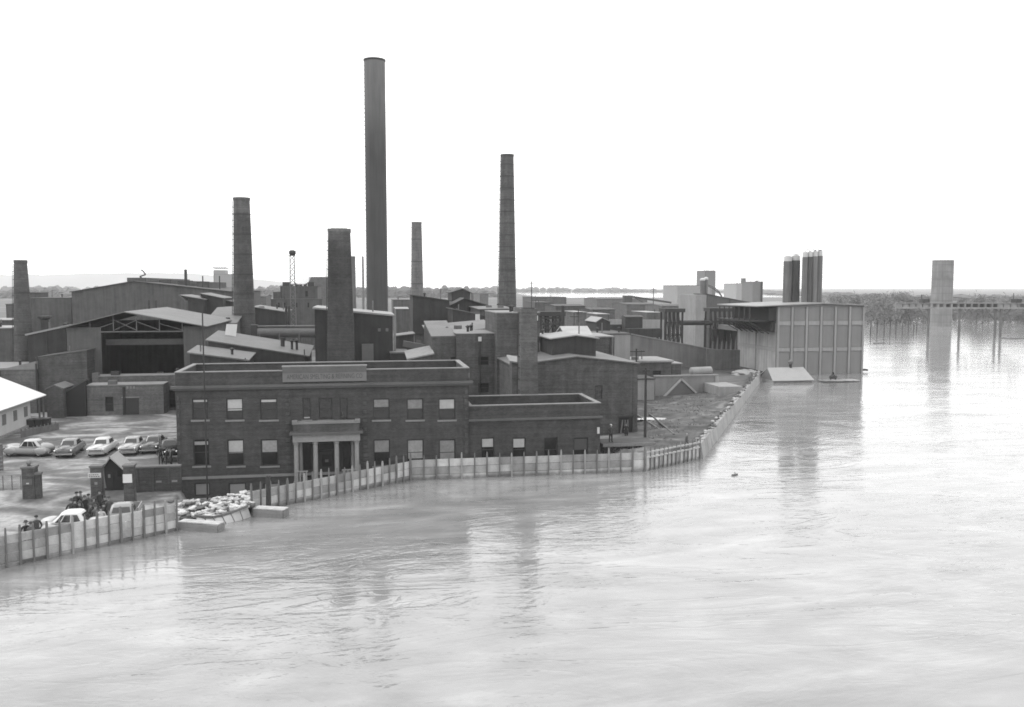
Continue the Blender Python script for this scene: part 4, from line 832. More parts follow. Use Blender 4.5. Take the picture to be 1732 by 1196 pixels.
for xe, s in ((mx0 - 4.6, -1), (mx1 + 0.35, 1)):
    MB().slab([(xm, Ym - 0.4, mz1 + 0.1), (xe, Ym - 0.4, mze + (0.1 if s > 0 else -0.05)), (xe, my1 + 0.5, mze + (0.1 if s > 0 else -0.05)), (xm, my1 + 0.5, mz1 + 0.1)], 0.18).build('roof_slope', M_TINL, mill)
# loading gallery hung on the mill's left side
zg = aty(1290, 540, Ym + 8).z
MB().box(mx0 - 5.2, mx0 - 0.13, Ym + 1.5, my1 - 0.5, zg - 0.25, zg).build('gallery_floor', M_STEEL, mill)
MB().box(mx0 - 1.6, mx0 - 0.14, Ym + 0.6, my1 - 0.6, zg + 0.003, mze - 0.5).build('gallery_back', mat('gallery_dark_boards', 0.035), mill)
MB().box(mx0 - 0.9, mx0 - 0.15, Ym + 0.9, my1 - 0.6, zg - 2.2, zg - 0.26).build('gallery_skirt', mat('gallery_dark_boards', 0.035), mill)
for i in range(7):
    y = Ym + 1.7 + i * 2.4; MB().bar((mx0 - 5.1, y, zg - 0.3), (mx0 - 0.95, y, zg - 2.6), 0.16).build('brace', M_STEEL, mill); MB().box(mx0 - 5.1, mx0 - 4.9, y, y + 0.2, zg + 0.003, mze - 0.35).build('gallery_post', M_STEEL, mill)
MB().box(mx1 - 0.5, mx1 + 1.9, Ym + 1.2, Ym + 2.4, 0.3, 0.6).build('landing', M_STEEL, mill)
# twin groups of tubes behind it
def tubes(label, pxl, pxr, pyt, D, n, rows):
    Y = Yof((pxl + pxr) / 2, D); xa_, xb_ = aty(pxl, 460, Y).x, aty(pxr, 460, Y).x; zt = aty((pxl + pxr) / 2, pyt, Y).z; w = (xb_ - xa_) / n
    r = thing('silo_group', label, 'silo', ((xa_ + xb_) / 2, Y, 0), 'silo groups behind the pale mill')
    for j in range(rows):
        for i in range(n):
            x = xa_ + (i + 0.5) * w; y = Y + w * (j + 0.5); dz = 0.35 * i / n
            o = MB().lathe(x, y, [(w * 0.505, 0), (w * 0.505, zt - 1.3 + dz)], 20).build('tube', mat('silo_tube_%d' % (i % 3), (0.16, 0.10, 0.19)[i % 3], var=0.2, scale=0.3, streak=0.7), r)
            MB().lathe(x, y, [(w * 0.46, zt - 1.298 + dz), (w * 0.46, zt - 0.35 + dz), (w * 0.1, zt - 0.1 + dz)], 16).build('white_cap', M_WHITE, o)
    for i in range(n): x = xa_ + (i + 0.5) * w; MB().bar((x - w * 0.5 + 0.004, Y + 0.3, zt + 0.12), (x + w * 0.5 - 0.004, Y + 0.3, zt + 0.2), 0.3, 0.12).build('head_rail', M_STEEL, r)
    return r
tubes('left pair of dark silo tubes with white tops behind the mill roof', 1329, 1356, 431, 178, 2, 1)
tubes('right group of four dark silo tubes behind the mill roof', 1359, 1393, 424, 176, 4, 1)
# half sunk shed and landing stage in front of the mill
q0, q1 = atz(1304, 648), atz(1381, 648); ys = (q0.y + q1.y) / 2
fs = thing('sunken_shed', 'small flooded shed with pale roof in front of the mill', 'shed', ((q0.x + q1.x) / 2, ys, 0))
zr = 2.5
MB().box(q0.x + 0.3, q1.x - 0.3, ys + 0.4, ys + 6.0, -0.8, 0.45).build('wall', M_CONC, fs)
MB().slab([(q0.x, ys, 0.45), (q1.x, ys, 0.45), (q1.x - 0.5, ys + 3.2, zr), (q0.x + 0.5, ys + 3.2, zr)], 0.12).build('roof_slope', M_TINL if False else mat('sunken_shed_roof', 0.36, var=0.12), fs)
MB().slab([(q0.x, ys + 6.4, 0.45), (q1.x, ys + 6.4, 0.45), (q1.x - 0.5, ys + 3.2, zr + 0.002), (q0.x + 0.5, ys + 3.2, zr + 0.002)], 0.12).build('roof_slope', mat('sunken_shed_roof', 0.36), fs)
for x in (q0.x + 0.42, q1.x - 0.42): MB().prism_x([(ys + 0.6, 0.4), (ys + 5.8, 0.4), (ys + 3.2, zr - 0.2)], x - 0.05, x + 0.05).build('gable_board', M_POST, fs)
vx = aty(1338, 622, ys + 3).x; MB().tube((vx, ys + 3.2, zr - 0.1), (vx, ys + 3.2, zr + 0.55), 0.25, n=10).build('vent_pipe', M_STEEL, fs); MB().ellipsoid((vx, ys + 3.2, zr + 0.9), (0.45, 0.45, 0.42)).build('vent_ball', M_STEELG, fs, smooth=True)
q0, q1 = atz(1384, 645), atz(1456, 646); ls = thing('landing_stage', 'flat pale landing stage at the foot of the mill', 'dock', q0)
for i in range(9):
    a = q0.lerp(q1, i / 9); b_ = q0.lerp(q1, (i + 0.95) / 9); MB().box(a.x, b_.x, min(q0.y, q1.y), min(q0.y, q1.y) + 2.6, 0.12, 0.26).build('plank', random.choice(M_WOODS), ls)
q = aty(1408, 638, ys + 2); dk = thing('mooring_winch', 'small dark winch frame on the landing stage', 'winch', (q.x, ys + 1.8, 0.27))
for s in (-1, 1): MB().bar((q.x + s * 0.5, ys + 1.8, 0.27), (q.x, ys + 1.8, 1.6), 0.16).build('leg', M_STEEL, dk)
MB().tube((q.x - 0.6, ys + 1.8, 0.7), (q.x + 0.6, ys + 1.8, 0.7), 0.28, n=12).build('drum', M_STEEL, dk)
# debris against the wall
for i, (px, py, s, lab) in enumerate(((1262, 632, 2.6, 'pale heap of rubble beside the mill corner'), (1252, 640, 1.6, 'whitish lump of rubble at the end of the river wall'), (1290, 638, 2.2, 'flat pale slab pile between the river wall and mill'))):
    q = atz(px, py, 0.2); bmq = bmesh.new(); bmesh.ops.create_icosphere(bmq, subdivisions=3, radius=1.0)
    for v in bmq.verts: v.co *= 1 + 0.5 * mnoise.noise(v.co * 2.2 + Vector((i * 9, 0, 0))); v.co = Vector((v.co.x * s, v.co.y * s * 0.7, v.co.z * s * 0.3)) + q
    me = bpy.data.meshes.new('rubble'); bmq.to_mesh(me); bmq.free(); me.materials.append(M_CONC if i else M_CONCL); tag(link('rubble_heap', me), lab, 'rubble')

# --- concrete yard wall with triangular buttress
Yw = Yof(1160, 133); P = lambda px, py: aty(px, py, Yw)
yw = thing('yard_wall', 'grey concrete yard wall with a raised triangular frame', 'wall', P(1160, 672)); yw['kind'] = 'thing'
x0, x1, zt = P(1108, 640).x, P(1214, 640).x, P(1160, 637).z
MB().box(x0, x1, Yw, Yw + 0.5, -0.3, zt).build('wall', mat('yard_wall_concrete', 0.24, var=0.2, scale=0.4, streak=0.15), yw); MB().box(x0 - 0.1, x1 + 0.1, Yw - 0.12, Yw + 0.62, zt + 0.002, zt + 0.22).build('coping', M_STONE, yw)
ap = P(1152, 641); f1, f2 = P(1122, 671), P(1184, 671)
for f in (f1, f2): MB().bar((ap.x, Yw - 0.15, ap.z), (f.x, Yw - 0.15, max(f.z, 0)), 0.28, 0.26, up=Vector((0, 1, 0))).build('raking_beam', mat('raking_beam_concrete', 0.42), yw)
MB().add([(ap.x, Yw - 0.04, ap.z - 0.3), (f1.x + 0.4, Yw - 0.04, 0), (f2.x - 0.4, Yw - 0.04, 0)], [(0, 1, 2)]).build('infill_panel', mat('infill_concrete', 0.15), yw)
MB().box(x1 - 0.45, x1 + 0.1, Yw - 0.15, Yw - 0.003, -0.3, zt).build('end_pier', M_CONCL, yw)
q = atz(1217, 676, 0.3); tag(MB().box(q.x, q.x + 3.6, q.y, q.y + 6, -0.3, 2.2).build('concrete_block', M_CONC), 'plain pale concrete block at the right end of the yard wall', 'block')
q = atz(1213, 670, 0.3); o = MB().tube((q.x, q.y, 0.3), (q.x, q.y, 1.6), 0.55, n=14).build('oil_drum', M_STEEL); tag(o, 'dark oil drum standing at the foot of the yard wall', 'drum')
# horizontal tank
Yt = Yof(1185, 150); a, b_ = aty(1169, 628.5, Yt), aty(1202, 627, Yt); tk = thing('storage_tank', 'pale cylindrical tank lying on its side behind the yard wall', 'tank', ((a.x + b_.x) / 2, Yt, 0))
MB().tube(a, b_, 0.75, n=24, cap=True).build('shell', M_CONC, tk, smooth=False); MB().ellipsoid(a, (0.25, 0.72, 0.72)).build('end_cap', M_CONC, tk, smooth=True); MB().ellipsoid(b_, (0.25, 0.72, 0.72)).build('end_cap', M_CONC, tk, smooth=True)
for s in (0.2, 0.8): q = a.lerp(b_, s); MB().box(q.x - 0.2, q.x + 0.2, q.y - 0.7, q.y + 0.7, -0.2, q.z - 0.6).build('saddle', M_CONC, tk)
# long low brick sheds left of it
flat('low_brick_shed', 'low brick shed with pale flat roof behind the pole', 1052, 1136, 613, 140, 8, M_BRICK2, M_CONC, over=0.3, th=0.3, wins=((1104, 1118, 627, 634),), cat='shed')
flat('low_brick_shed', 'short brick stub at the right end of the low brick shed', 1137, 1152, 616, 141, 7, M_BRICK2, M_CONC, over=0.2, cat='shed')
flat('yard_bunker', 'dim bunker with pale foot between the brick hall and yard wall', 1079, 1107, 642, 128, 5, M_CONC, M_TAR, over=0.15, cat='shed')
# low landing shed behind the fence end
q0, q1 = atz(1018, 800, -1.2), atz(1118, 790, -1.2); yl = q0.y; zt = aty(1070, 748, yl + 3).z
lsd = thing('low_landing_shed', 'low dark platform shed behind the board wall near the pole', 'shed', ((q0.x + q1.x) / 2, yl + 2, -1.75))
lx0, lx1 = aty(1017, 750, yl + 3).x, aty(1106, 750, yl + 3).x
MB().box(lx0 + 0.3, lx1 - 0.3, yl + 3, yl + 5, -1.75, zt - 0.2).build('wall', M_POST, lsd); MB().box(lx0, lx1, yl + 2.4, yl + 5.4, zt - 0.19, zt).build('deck', M_TAR, lsd); MB().box(lx0, lx1, yl + 2.30, yl + 2.397, zt - 0.28, zt + 0.04).build('fascia', M_STONE, lsd)
for k in range(7): x = lx0 + (lx1 - lx0) * (k + 0.5) / 7; MB().box(x - 0.08, x + 0.08, yl + 2.45, yl + 2.6, -1.75, zt - 0.2).build('post', M_POLE, lsd)
deckz, decky, deckx0, deckx1 = zt, yl + 3.8, lx0, lx1
# rails / pipes and puddle in the yard
q0, q1, q2 = atz(1084, 706, 0.45), atz(1122, 735, 0.6), atz(1080, 700, 0.4)
for i, (a, b_) in enumerate(((atz(1078, 702, 0.5), atz(1118, 728, 0.6)), (atz(1098, 700, 0.5), atz(1140, 735, 0.9)))):
    tag(MB().tube(a, b_, 0.13, n=8).build('pipe', M_CONC if i == 0 else M_STEELG), ('pale pipe lying in the grassy yard beside the brick hall', 'greyer pipe lying in the yard nearer the river wall')[i], 'pipe')
q = atz(1100, 711, 0.42); mb = MB(); n = 18
pts = [(q.x + (2.6 + 0.7 * math.sin(3 * i)) * math.cos(2 * math.pi * i / n), q.y + (0.9 + 0.25 * math.cos(5 * i)) * math.sin(2 * math.pi * i / n), 0.62) for i in range(n)]
mb.add(pts, [tuple(range(n))]).build('puddle', mat('standing_water', 0.30, rough=0.05, spec=0.6, bump=0.05))['kind'] = 'structure'

# --- retaining wall, trestles, bins and wagons on the railway bank
def wall_run(label, pa_, pb_, ya, D1, D2, zb, m, t=0.6, cop=True, name='retaining_wall', n=8):
    A = aty(pa_[0], pa_[1], Yof(pa_[0], D1)); B = aty(pb_[0], pb_[1], Yof(pb_[0], D2)); r = thing(name, label, 'wall', (A.x, A.y, zb)); r['kind'] = 'thing'
    for i in range(n):
        a, b_ = A.lerp(B, i / n), A.lerp(B, (i + 0.996) / n)
        vs = [(p.x, p.y + o, z) for p in (a, b_) for o in (0, t) for z in (zb, p.z)]
        MB().add(vs, [(0, 4, 5, 1), (2, 3, 7, 6), (1, 5, 7, 3), (0, 2, 6, 4), (0, 1, 3, 2), (4, 6, 7, 5)]).build('wall_bay', m, r)
    if cop: MB().bar(A + Vector((0, t / 2, 0.12)), B + Vector((0, t / 2, 0.12)), t + 0.3, 0.2).build('coping', M_STONE, r)
    return A, B
A, B = wall_run('long stained retaining wall stepping down towards the mill', (1030, 559), (1205, 592), 0, 175, 182, -0.3, mat('stained_retaining_concrete', 0.17, var=0.35, scale=0.3, streak=0.35))
wall_run('darker lower retaining wall ending at the mill gallery', (1196, 590), (1252, 592), 0, 176, 178, -0.3, mat('retaining_dark_concrete', 0.12, var=0.3, streak=0.3), n=3, cop=False)
MB_ = MB()
def trestle(label, pxl, pxr, pyt, pyb, D, n, deck=True, name='timber_trestle', dep=3.0):
    Y = Yof((pxl + pxr) / 2, D); xa_, xb_ = aty(pxl, pyt, Y).x, aty(pxr, pyt, Y).x; zt = aty((pxl + pxr) / 2, pyt, Y).z; zb = max(0, aty((pxl + pxr) / 2, pyb, Y).z)
    r = thing(name, label, 'trestle', ((xa_ + xb_) / 2, Y, zb)); k = 0
    for i in range(n):
        x = xa_ + (xb_ - xa_) * i / (n - 1)
        for y in (Y, Y + dep): MB().box(x - 0.17, x + 0.17, y, y + 0.34, zb - 3, zt - 0.8).build('post', M_STEEL, r)
        if i < n - 1: MB().bar((x, Y - 0.05, zb), (xa_ + (xb_ - xa_) * (i + 1) / (n - 1), Y - 0.05, zt - 1.2), 0.16).build('brace', M_STEEL, r); MB().bar((xa_ + (xb_ - xa_) * (i + 1) / (n - 1), Y - 0.09, zb), (x, Y - 0.09, zt - 1.2), 0.14).build('brace', M_STEEL, r)
    for f in (0.35, 0.65): MB().box(xa_, xb_, Y - 0.16, Y - 0.004, zb + (zt - zb) * f, zb + (zt - zb) * f + 0.3).build('girt', M_STEEL, r)
    MB().box(xa_ - 0.4, xb_ + 0.4, Y - 0.4, Y + dep + 0.5, zt - 0.79, zt).build('deck', M_STEEL, r)
    return r
trestle('dark timber trestle tower above the retaining wall', 1127, 1155, 522, 592, 186, 5)
trestle('dark trestle of ore bins next to the mill gallery', 1203, 1258, 521, 588, 196, 8)
a, b_ = aty(1150, 546, Yof(1150, 190)), aty(1204, 546, Yof(1204, 196)); tag(MB().tube(a, b_, 0.55, n=12).build('conveyor_tube', M_STEEL), 'dark horizontal conveyor tube joining the two trestles', 'conveyor')
a, b_ = aty(1196, 550, Yof(1196, 200)), aty(1250, 556, Yof(1250, 190)); tag(MB().bar(a, b_, 1.4, 1.0).build('conveyor', mat('conveyor_cover', 0.2)), 'pale covered conveyor running through the ore bins', 'conveyor')
for i in range(4):
    yy = Yof(1216, 194); q = aty(1211 + 11 * i, 566, yy); o = MB().frustum(q.x, yy + 1, q.z - 1.6, q.z + 1.2, 0.5, 1.35).build('ore_hopper', M_STEEL); tag(o, ('first ore hopper, left end of the row in the bin trestle', 'second ore hopper from the left in the bin trestle', 'third ore hopper from the left in the bin trestle', 'rightmost ore hopper beside the mill gallery')[i], 'hopper', 'ore hoppers in the bin trestle')
# crusher house with sloping top and rooftop pipes
r, x0, x1, y0, y1, z0, z1, z2 = mono('crusher_house', 'tall crusher house with dark sloping side left of the mill', 1196, 1272, 498, 513, 232, 9, mat('crusher_dark_siding', 0.115, var=0.15, streak=0.15), M_TAR, over=0.2)
MB().box(x0 - 3.0, x0 - 0.003, y0 + 0.2, y1 + 4, -0.3, z1 - 0.1).build('pale_end', M_CONC, r)
for px, r_, top in ((1188, 0.62, 475), (1194, 0.5, 473)):
    q = aty(px, 490, y0 + 2); o = MB().tube((q.x, y0 + 2, z1 - 1), (q.x, y0 + 2, aty(px, top, y0 + 2).z), r_, n=12).build('roof_stack', M_STEELG, r); MB().ellipsoid((q.x, y0 + 2, aty(px, top - 1.5, y0 + 2).z), (r_ * 1.2, r_ * 1.2, 0.5)).build('cowl', M_WHITE, o)
for k in range(2):
    pts = [aty(*p, y0 + 2.5 + k) for p in ((1198, 482 + 2 * k), (1208, 486 + 3 * k), (1216, 493 + 3 * k), (1222, 503))]
    mb = MB(); [mb.tube(u, v, 0.14, n=7) for u, v in zip(pts, pts[1:])]; mb.build('curved_pipe', M_STEELG, r)
# wagons and huts along the bank
def wagon(label, pxl, pxr, pyt, D, m, kind='box'):
    Y = Yof((pxl + pxr) / 2, D); xa_, xb_ = aty(pxl, pyt, Y).x, aty(pxr, pyt, Y).x; zt = aty((pxl + pxr) / 2, pyt, Y).z; zb = zt - (3.3 if kind == 'box' else 1.9)
    r = thing('railway_wagon', label, 'wagon', ((xa_ + xb_) / 2, Y, zb - 0.9), 'railway wagons on the bank')
    MB().box(xa_, xb_, Y, Y + 2.8, zb, zt).build('body', m, r)
    if kind == 'box':
        MB().prism_x([(Y - 0.1, zt + 0.002), (Y + 2.9, zt + 0.002), (Y + 1.4, zt + 0.35)], xa_ - 0.1, xb_ + 0.1).build('roof', M_TAR, r); MB().box((xa_ + xb_) / 2 - 0.8, (xa_ + xb_) / 2 + 0.8, Y - 0.06, Y - 0.004, zb + 0.2, zt - 0.2).build('door', M_STEEL, r)
    else:
        n = max(3, int((xb_ - xa_) / 1.5))
        for i in range(n + 1): x = xa_ + (xb_ - xa_ - 0.12) * i / n; MB().box(x, x + 0.12, Y - 0.08, Y - 0.003, zb, zt).build('rib', M_STEEL, r)
    for x in (xa_ + 0.9, xa_ + 2.2, xb_ - 2.2, xb_ - 0.9): MB().tube((x, Y + 0.3, zb - 0.45), (x, Y + 0.45, zb - 0.45), 0.45, n=14).build('wheel', M_STEEL, r)
    return r
wagon('dark boxcar behind the retaining wall, right of the dark hut', 1058, 1087, 536, 188, M_DARK)
wagon('low dark gondola wagon in front of the boxcar', 1064, 1120, 556, 184, M_DARK, 'gon')
wagon('dark gondola wagon with pale load left of the boxcar', 1030, 1057, 549, 190, M_STEEL, 'gon')
gable('signal_hut', 'dark gabled hut with a pale roof above the brick hall', 1009, 1032, 544, 538, 172, 8, M_DARK, M_TINL, cat='hut', over=0.3, pxr_=1018, zb=2)
wall_run('pale strip of platform wall behind the boxcar', (1020, 540), (1130, 541), 0, 260, 262, 0, M_CONCL, n=5, cop=False, name='platform_wall')
gable('tin_hut', 'pale tin roofed hut right of the tall brick block', 957, 1000, 567, 553, 126, 6, M_BRICK2, mat('tin_hut_roof', 0.42, rough=0.6), ridge='x', cat='hut', over=0.2)
flat('yard_store', 'long flat roofed store behind the dark rooftop shed', 912, 1036, 571, 122, 9, M_BRICK2, M_CONC, over=0.2)
flat('yard_store', 'pale fronted flat store right of the dark rooftop shed', 1010, 1066, 566, 135, 8, M_CONC, M_TAR, over=0.1)
r = trestle('dark pipe rack with two poles behind the tall brick block', 915, 952, 527, 562, 150, 4, name='pipe_rack', dep=2.0)
yy = Yof(952, 140); q = aty(952, 565, yy); tag(MB().tube((q.x, yy, 0), (q.x, yy, aty(952, 517, yy).z), 0.28, n=10).build('iron_post', M_STEEL), 'thick black post beside the pipe rack', 'post')
random.seed(21)
spots = [(905, 512, 935, 330), (940, 516, 990, 300), (975, 529, 992, 210), (1000, 522, 1040, 280), (1010, 532, 1030, 240), (1060, 513, 1110, 420), (1095, 529, 1120, 300), (1120, 516, 1170, 390), (900, 503, 958, 520), (1010, 504, 1095, 560), (720, 512, 745, 330), (735, 520, 765, 300), (812, 497, 826, 520), (797, 494, 806, 560), (665, 508, 695, 330), (670, 521, 690, 260), (556, 492, 560, 420), (430, 500, 450, 330), (10, 515, 40, 280), (-20, 540, 18, 190), (-30, 556, 16, 150)]
names_ = ['low hazy shed right of the banded chimney', 'long low hazy store behind the pipe rack', 'small shed with white roof behind the tin hut', 'low hazy shed above the dark hut', 'small pale roofed hut above the signal hut', 'flat hazy store on the far yard left of the trestle', 'pale roofed hut just left of the trestle tower', 'low hazy shed behind the trestle tower', 'long dark strip store below the far water streak', 'long low far store below the conveyor boom', 'hazy shed just left of the dark lean-to', 'hazy shed below the pale chimney', 'far grey block left of the banded chimney', 'second far grey block left of the banded chimney', 'hazy shed right of the tallest stack foot', 'small pale roofed hut right of the tallest stack', 'sliver of far store between the chimneys', 'hazy shed between tapered chimney and refinery', 'hazy store behind the left edge chimney foot', 'pale roofed shed at the far left edge above the warehouse', 'lower pale shed roof at the far left edge']
for i, ((a, t_, b_, D), lab) in enumerate(zip(spots, names_)):
    f = [flat, gable][i % 2]
    rm = M_TINL if ('pale' in lab or 'white' in lab) else M_TAR
    if f is flat: flat('far_shed', lab, a, b_, t_, D, D * 0.06, random.choice((M_TINE, M_BRICK2, M_BRICK3)), rm, cat='shed', over=0.2)
    else: gable('far_shed', lab, a, b_, t_ + 2, t_ - 1, D, D * 0.06, random.choice((M_TINE, M_BRICK2, M_BRICK3)), rm, ridge='x', cat='shed', over=0.3)
# conveyor boom on the skyline yard
Yb = Yof(1070, 480); q = aty(1063, 504, Yb); bo = thing('conveyor_boom', 'dark sloping conveyor boom on the far yard', 'conveyor', (q.x, Yb, 0))
MB().box(q.x - 2.2, q.x + 2.2, Yb, Yb + 4, 0, aty(1063, 500, Yb).z).build('tower', M_STEEL, bo); MB().bar(aty(1063, 501, Yb), aty(1135, 512, Yb), 1.2, 1.0).build('boom', M_STEEL, bo); MB().bar(aty(1072, 503, Yb), aty(1090, 513, Yb), 0.6, 0.5).build('strut', M_STEEL, bo)
# far warehouses and grain towers
flat('grain_store', 'pale long grain store with flat dark roof on the right skyline', 1146, 1204, 483, 620, 30, mat('far_pale_wall', 0.34, var=0.1), M_TAR, over=0.3)
flat('grain_tower', 'tall pale grain tower above the crusher house', 1192.5, 1210.5, 458, 640, 16, mat('far_tower_wall', 0.2, var=0.1), M_STEELG, over=0.2)
r, x0, x1, y0, y1, z0, z1 = flat('grain_store', 'white elevator house with a small headhouse on the right skyline', 1246, 1272, 480, 700, 25, mat('far_white_wall', 0.42, var=0.1), M_TAR, over=0.3)
MB().box(x1 - 6, x1 - 3.5, y0 + 4, y0 + 8, z1 + 0.2, z1 + 4.5).build('headhouse', M_STEELG, r)
r, x0, x1, y0, y1, z0, z1 = flat('grain_tower', 'dark edged tower left of the silo tubes', 1273, 1288, 477, 420, 12, mat('far_tower_wall', 0.2), M_STEELG, over=0.1)
MB().tube((x1 + 0.1, y0 - 0.4, 0), (x1 + 0.1, y0 - 0.4, z1 + 0.2), 0.45, n=10).build('flue', M_STEEL, r); MB().tube((x1 - 0.4, y0 + 2, z1), (x1 - 0.4, y0 + 2, z1 + 4.2), 0.12, n=6).build('mast', M_STEELG, r)
r, x0, x1, y0, y1, z0, z1 = flat('grain_store', 'pale hazy elevator on the skyline left of the tapered chimney', 361, 398, 464, 620, 30, mat('far_pale_wall', 0.34), M_STEELG, over=0.1)
MB().box(x0, x0 + 8, y0, y0 + 14, z1 + 0.2, z1 + 3.0).build('headhouse', mat('far_pale_wall', 0.34), r); MB().box(x0 - 0.5, x0 + 8.5, y0 - 0.3, y0 + 14.3, z1 + 4.2, z1 + 4.9).build('headhouse_roof', M_STEELG, r)
flat('far_works', 'flat hazy works building right of the steam puff', 522, 556, 469, 520, 25, M_BRICK2, M_TAR, over=0.1)

# --- river crossing: concrete tower, conveyor bridge and posts
Yc = atz(1591, 556).y; q = atz(1591, 556); w = 34 * 351 / FPX
ct = thing('concrete_tower', 'tall plain concrete tower rising out of the river', 'tower', q); zt = aty(1595, 441, Yc).z
ct.rotation_euler = (0, 0, -R(36))
for k in range(9): MB().lathe(0, w / 2, [(w * 0.5, 2.6 + k * 2.9), (w * 0.5 + 0.05, 2.63 + k * 2.9), (w * 0.5 + 0.05, 2.72 + k * 2.9), (w * 0.5, 2.75 + k * 2.9)], 40, closed=False).build('pour_joint', mat('pour_joint_stain', 0.17, var=0.3), ct, local=True)
MB().lathe(0, w / 2, [(w * 0.5, -1), (w * 0.495, zt)], 40).build('shaft', mat('tower_concrete', 0.26, var=0.3, scale=0.25, streak=0.35, bands=[(0, 1.0), (9, 1.0), (10, 0.85), (17, 0.95), (20, 0.82), (23, 0.95), (27, 0.88), (30, 0.8)]), ct, local=True)
MB().lathe(0, w / 2, [(w * 0.51, zt + 0.002), (w * 0.51, zt + 0.3)], 40).build('cap', M_CONC, ct, local=True)
MB().lathe(0, w / 2, [(w * 0.57, -1), (w * 0.55, 0.7), (w * 0.501, 0.75)], 40).build('footing', M_CONC, ct, local=True)
Yd = atz(1560, 568).y; Yd2 = atz(1690, 571).y
br = thing('conveyor_bridge', 'steel conveyor bridge on trestle legs crossing the flood', 'bridge', (atz(1560, 568).x, Yd, 0))
A = aty(1515, 517, Yd); B = aty(1790, 517.5, Yd2 - 6)
n = 24
MB().bar(A + Vector((0, 0, 0.85)), B + Vector((0, 0, 0.85)), 2.4, 0.32).build('top_chord', mat('bridge_steel', 0.24), br); MB().bar(A + Vector((0, 0, -0.75)), B + Vector((0, 0, -0.75)), 2.4, 0.5).build('bottom_chord', M_CONC, br)
for i in range(n + 1): p = A.lerp(B, i / n); MB().box(p.x - 0.2, p.x + 0.2, p.y - 0.9, p.y + 0.9, p.z - 0.497, p.z + 0.687).build('strut', mat('dark_strut', 0.08) if 7 < i < 16 else mat('bridge_steel', 0.24), br)
for i in (0, 1, 2, 3, 4, 15, 16, 17, 20, 21, 22, 23): p = A.lerp(B, (i + 0.5) / n); MB().bar(A.lerp(B, (i + 0.06) / n), A.lerp(B, (i + 0.94) / n), 1.7, 1.1).build('side_panel', M_CONC, br)
for (px, py) in ((1555, 568), (1563, 565), (1686, 571), (1694, 571)):
    p = atz(px, py); tp = A.lerp(B, (p.x - A.x) / (B.x - A.x)); MB().box(p.x - 0.28, p.x + 0.28, tp.y - 0.6, tp.y - 0.05, -1, tp.z - 1.01).build('leg', M_STEELG, br)
    for s in (-1, 1):
        if (px in (1555, 1686) and s < 0) or (px in (1563, 1694) and s > 0): MB().bar((p.x, tp.y - 0.3, tp.z - 5), (p.x + s * 3.8, tp.y - 0.3, tp.z - 0.8), 0.3).build('knee_brace', M_STEELG, br)
for px in (1560, 1690): p = A.lerp(B, (atz(px, 569).x - A.x) / (B.x - A.x)); MB().box(p.x - 1.1, p.x + 1.1, p.y - 1.2, p.y + 1.2, p.z + 1.02, p.z + 2.3).build('drive_house', M_STEEL, br)
p = A.lerp(B, (atz(1556, 569).x - A.x) / (B.x - A.x)); MB().tube((p.x, p.y, p.z + 2), (p.x, p.y, p.z + 3.8), 0.12, n=6).build('mast', M_STEEL, br); p = A.lerp(B, (atz(1688, 569).x - A.x) / (B.x - A.x)); MB().tube((p.x - 0.5, p.y, p.z + 2), (p.x - 0.5, p.y, p.z + 4.2), 0.12, n=6).build('mast', M_STEEL, br)
MB().box(atz(1690, 571).x - 2.6, atz(1690, 571).x + 2.6, Yd2 - 8, Yd2 - 3, -1, 0.25).build('pier_cap', M_POST, br)
px_ = [1472, 1483, 1495, 1505, 1515, 1526, 1536, 1545, 1550]; py_ = [569, 568, 567, 566, 565, 564, 561, 561, 560]
for i, (a, b_) in enumerate(zip(px_, py_)):
    p = atz(a, b_); hgt = (22, 28, 30, 26, 24, 22, 22, 20, 22)[i] * 300 / FPX
    tag(MB().tube((p.x, p.y, -1), (p.x + 0.1, p.y, hgt * 0.9), 0.17, 0.13, n=7).build('mooring_pile', M_STEEL), 'thin pile, %s, in the flooded row beside the mill' % ('nearest the mill', 'second from the mill', 'third from the mill', 'fourth from the mill', 'middle one', 'sixth from the mill', 'seventh from the mill', 'second last before the bridge legs', 'last one by the bridge legs')[i], 'pile', 'row of piles in the flood')
# ================================================================ GATE, SANDBAGS, CRIBS
def crib(label, f0, f1, h, depth):
    p0, p1 = atz(*f0), atz(*f1); d = (p1 - p0); Lc = d.length; d.normalize(); n_ = Vector((-d.y, d.x, 0))
    r = thing('timber_crib', label, 'crib', p0, 'timber cribs beside the sandbags')
    for k in range(3):
        za, zb = -0.3 + (h + 0.3) * k / 3, -0.3 + (h + 0.3) * (k + 1) / 3 - 0.015; j = random.uniform(-0.02, 0.02)
        for s, e, o in ((p0, p1, 0.0), (p1, p1 + n_ * depth, 0.0), (p0, p0 + n_ * depth, 0.0)):
            a = s + (e - s).normalized() * 0.05 + Vector((0, 0, (za + zb) / 2)); b_ = e - (e - s).normalized() * 0.05 + Vector((0, 0, (za + zb) / 2))
            MB().bar(a + n_ * j, b_ + n_ * j, 0.09, zb - za).build('plank', mat('wet_crib_board', 0.24, var=0.3), r)
    m = 5
    for k in range(m):
        a = p0 + n_ * (depth * (k + 0.5) / m); b_ = p1 + n_ * (depth * (k + 0.5) / m); MB().bar(a + Vector((0, 0, h + 0.05)), b_ + Vector((0, 0, h + 0.05)), depth / m - 0.02, 0.07).build('top_plank', M_WOODS[2 + k % 2], r)
crib('grey timber crib left of the canvas, at the end of the lower board wall', (301, 896), (369, 901), 0.50, 0.8)
crib('grey timber crib with the black post, right of the canvas', (428, 874), (479, 877), 0.55, 0.9)
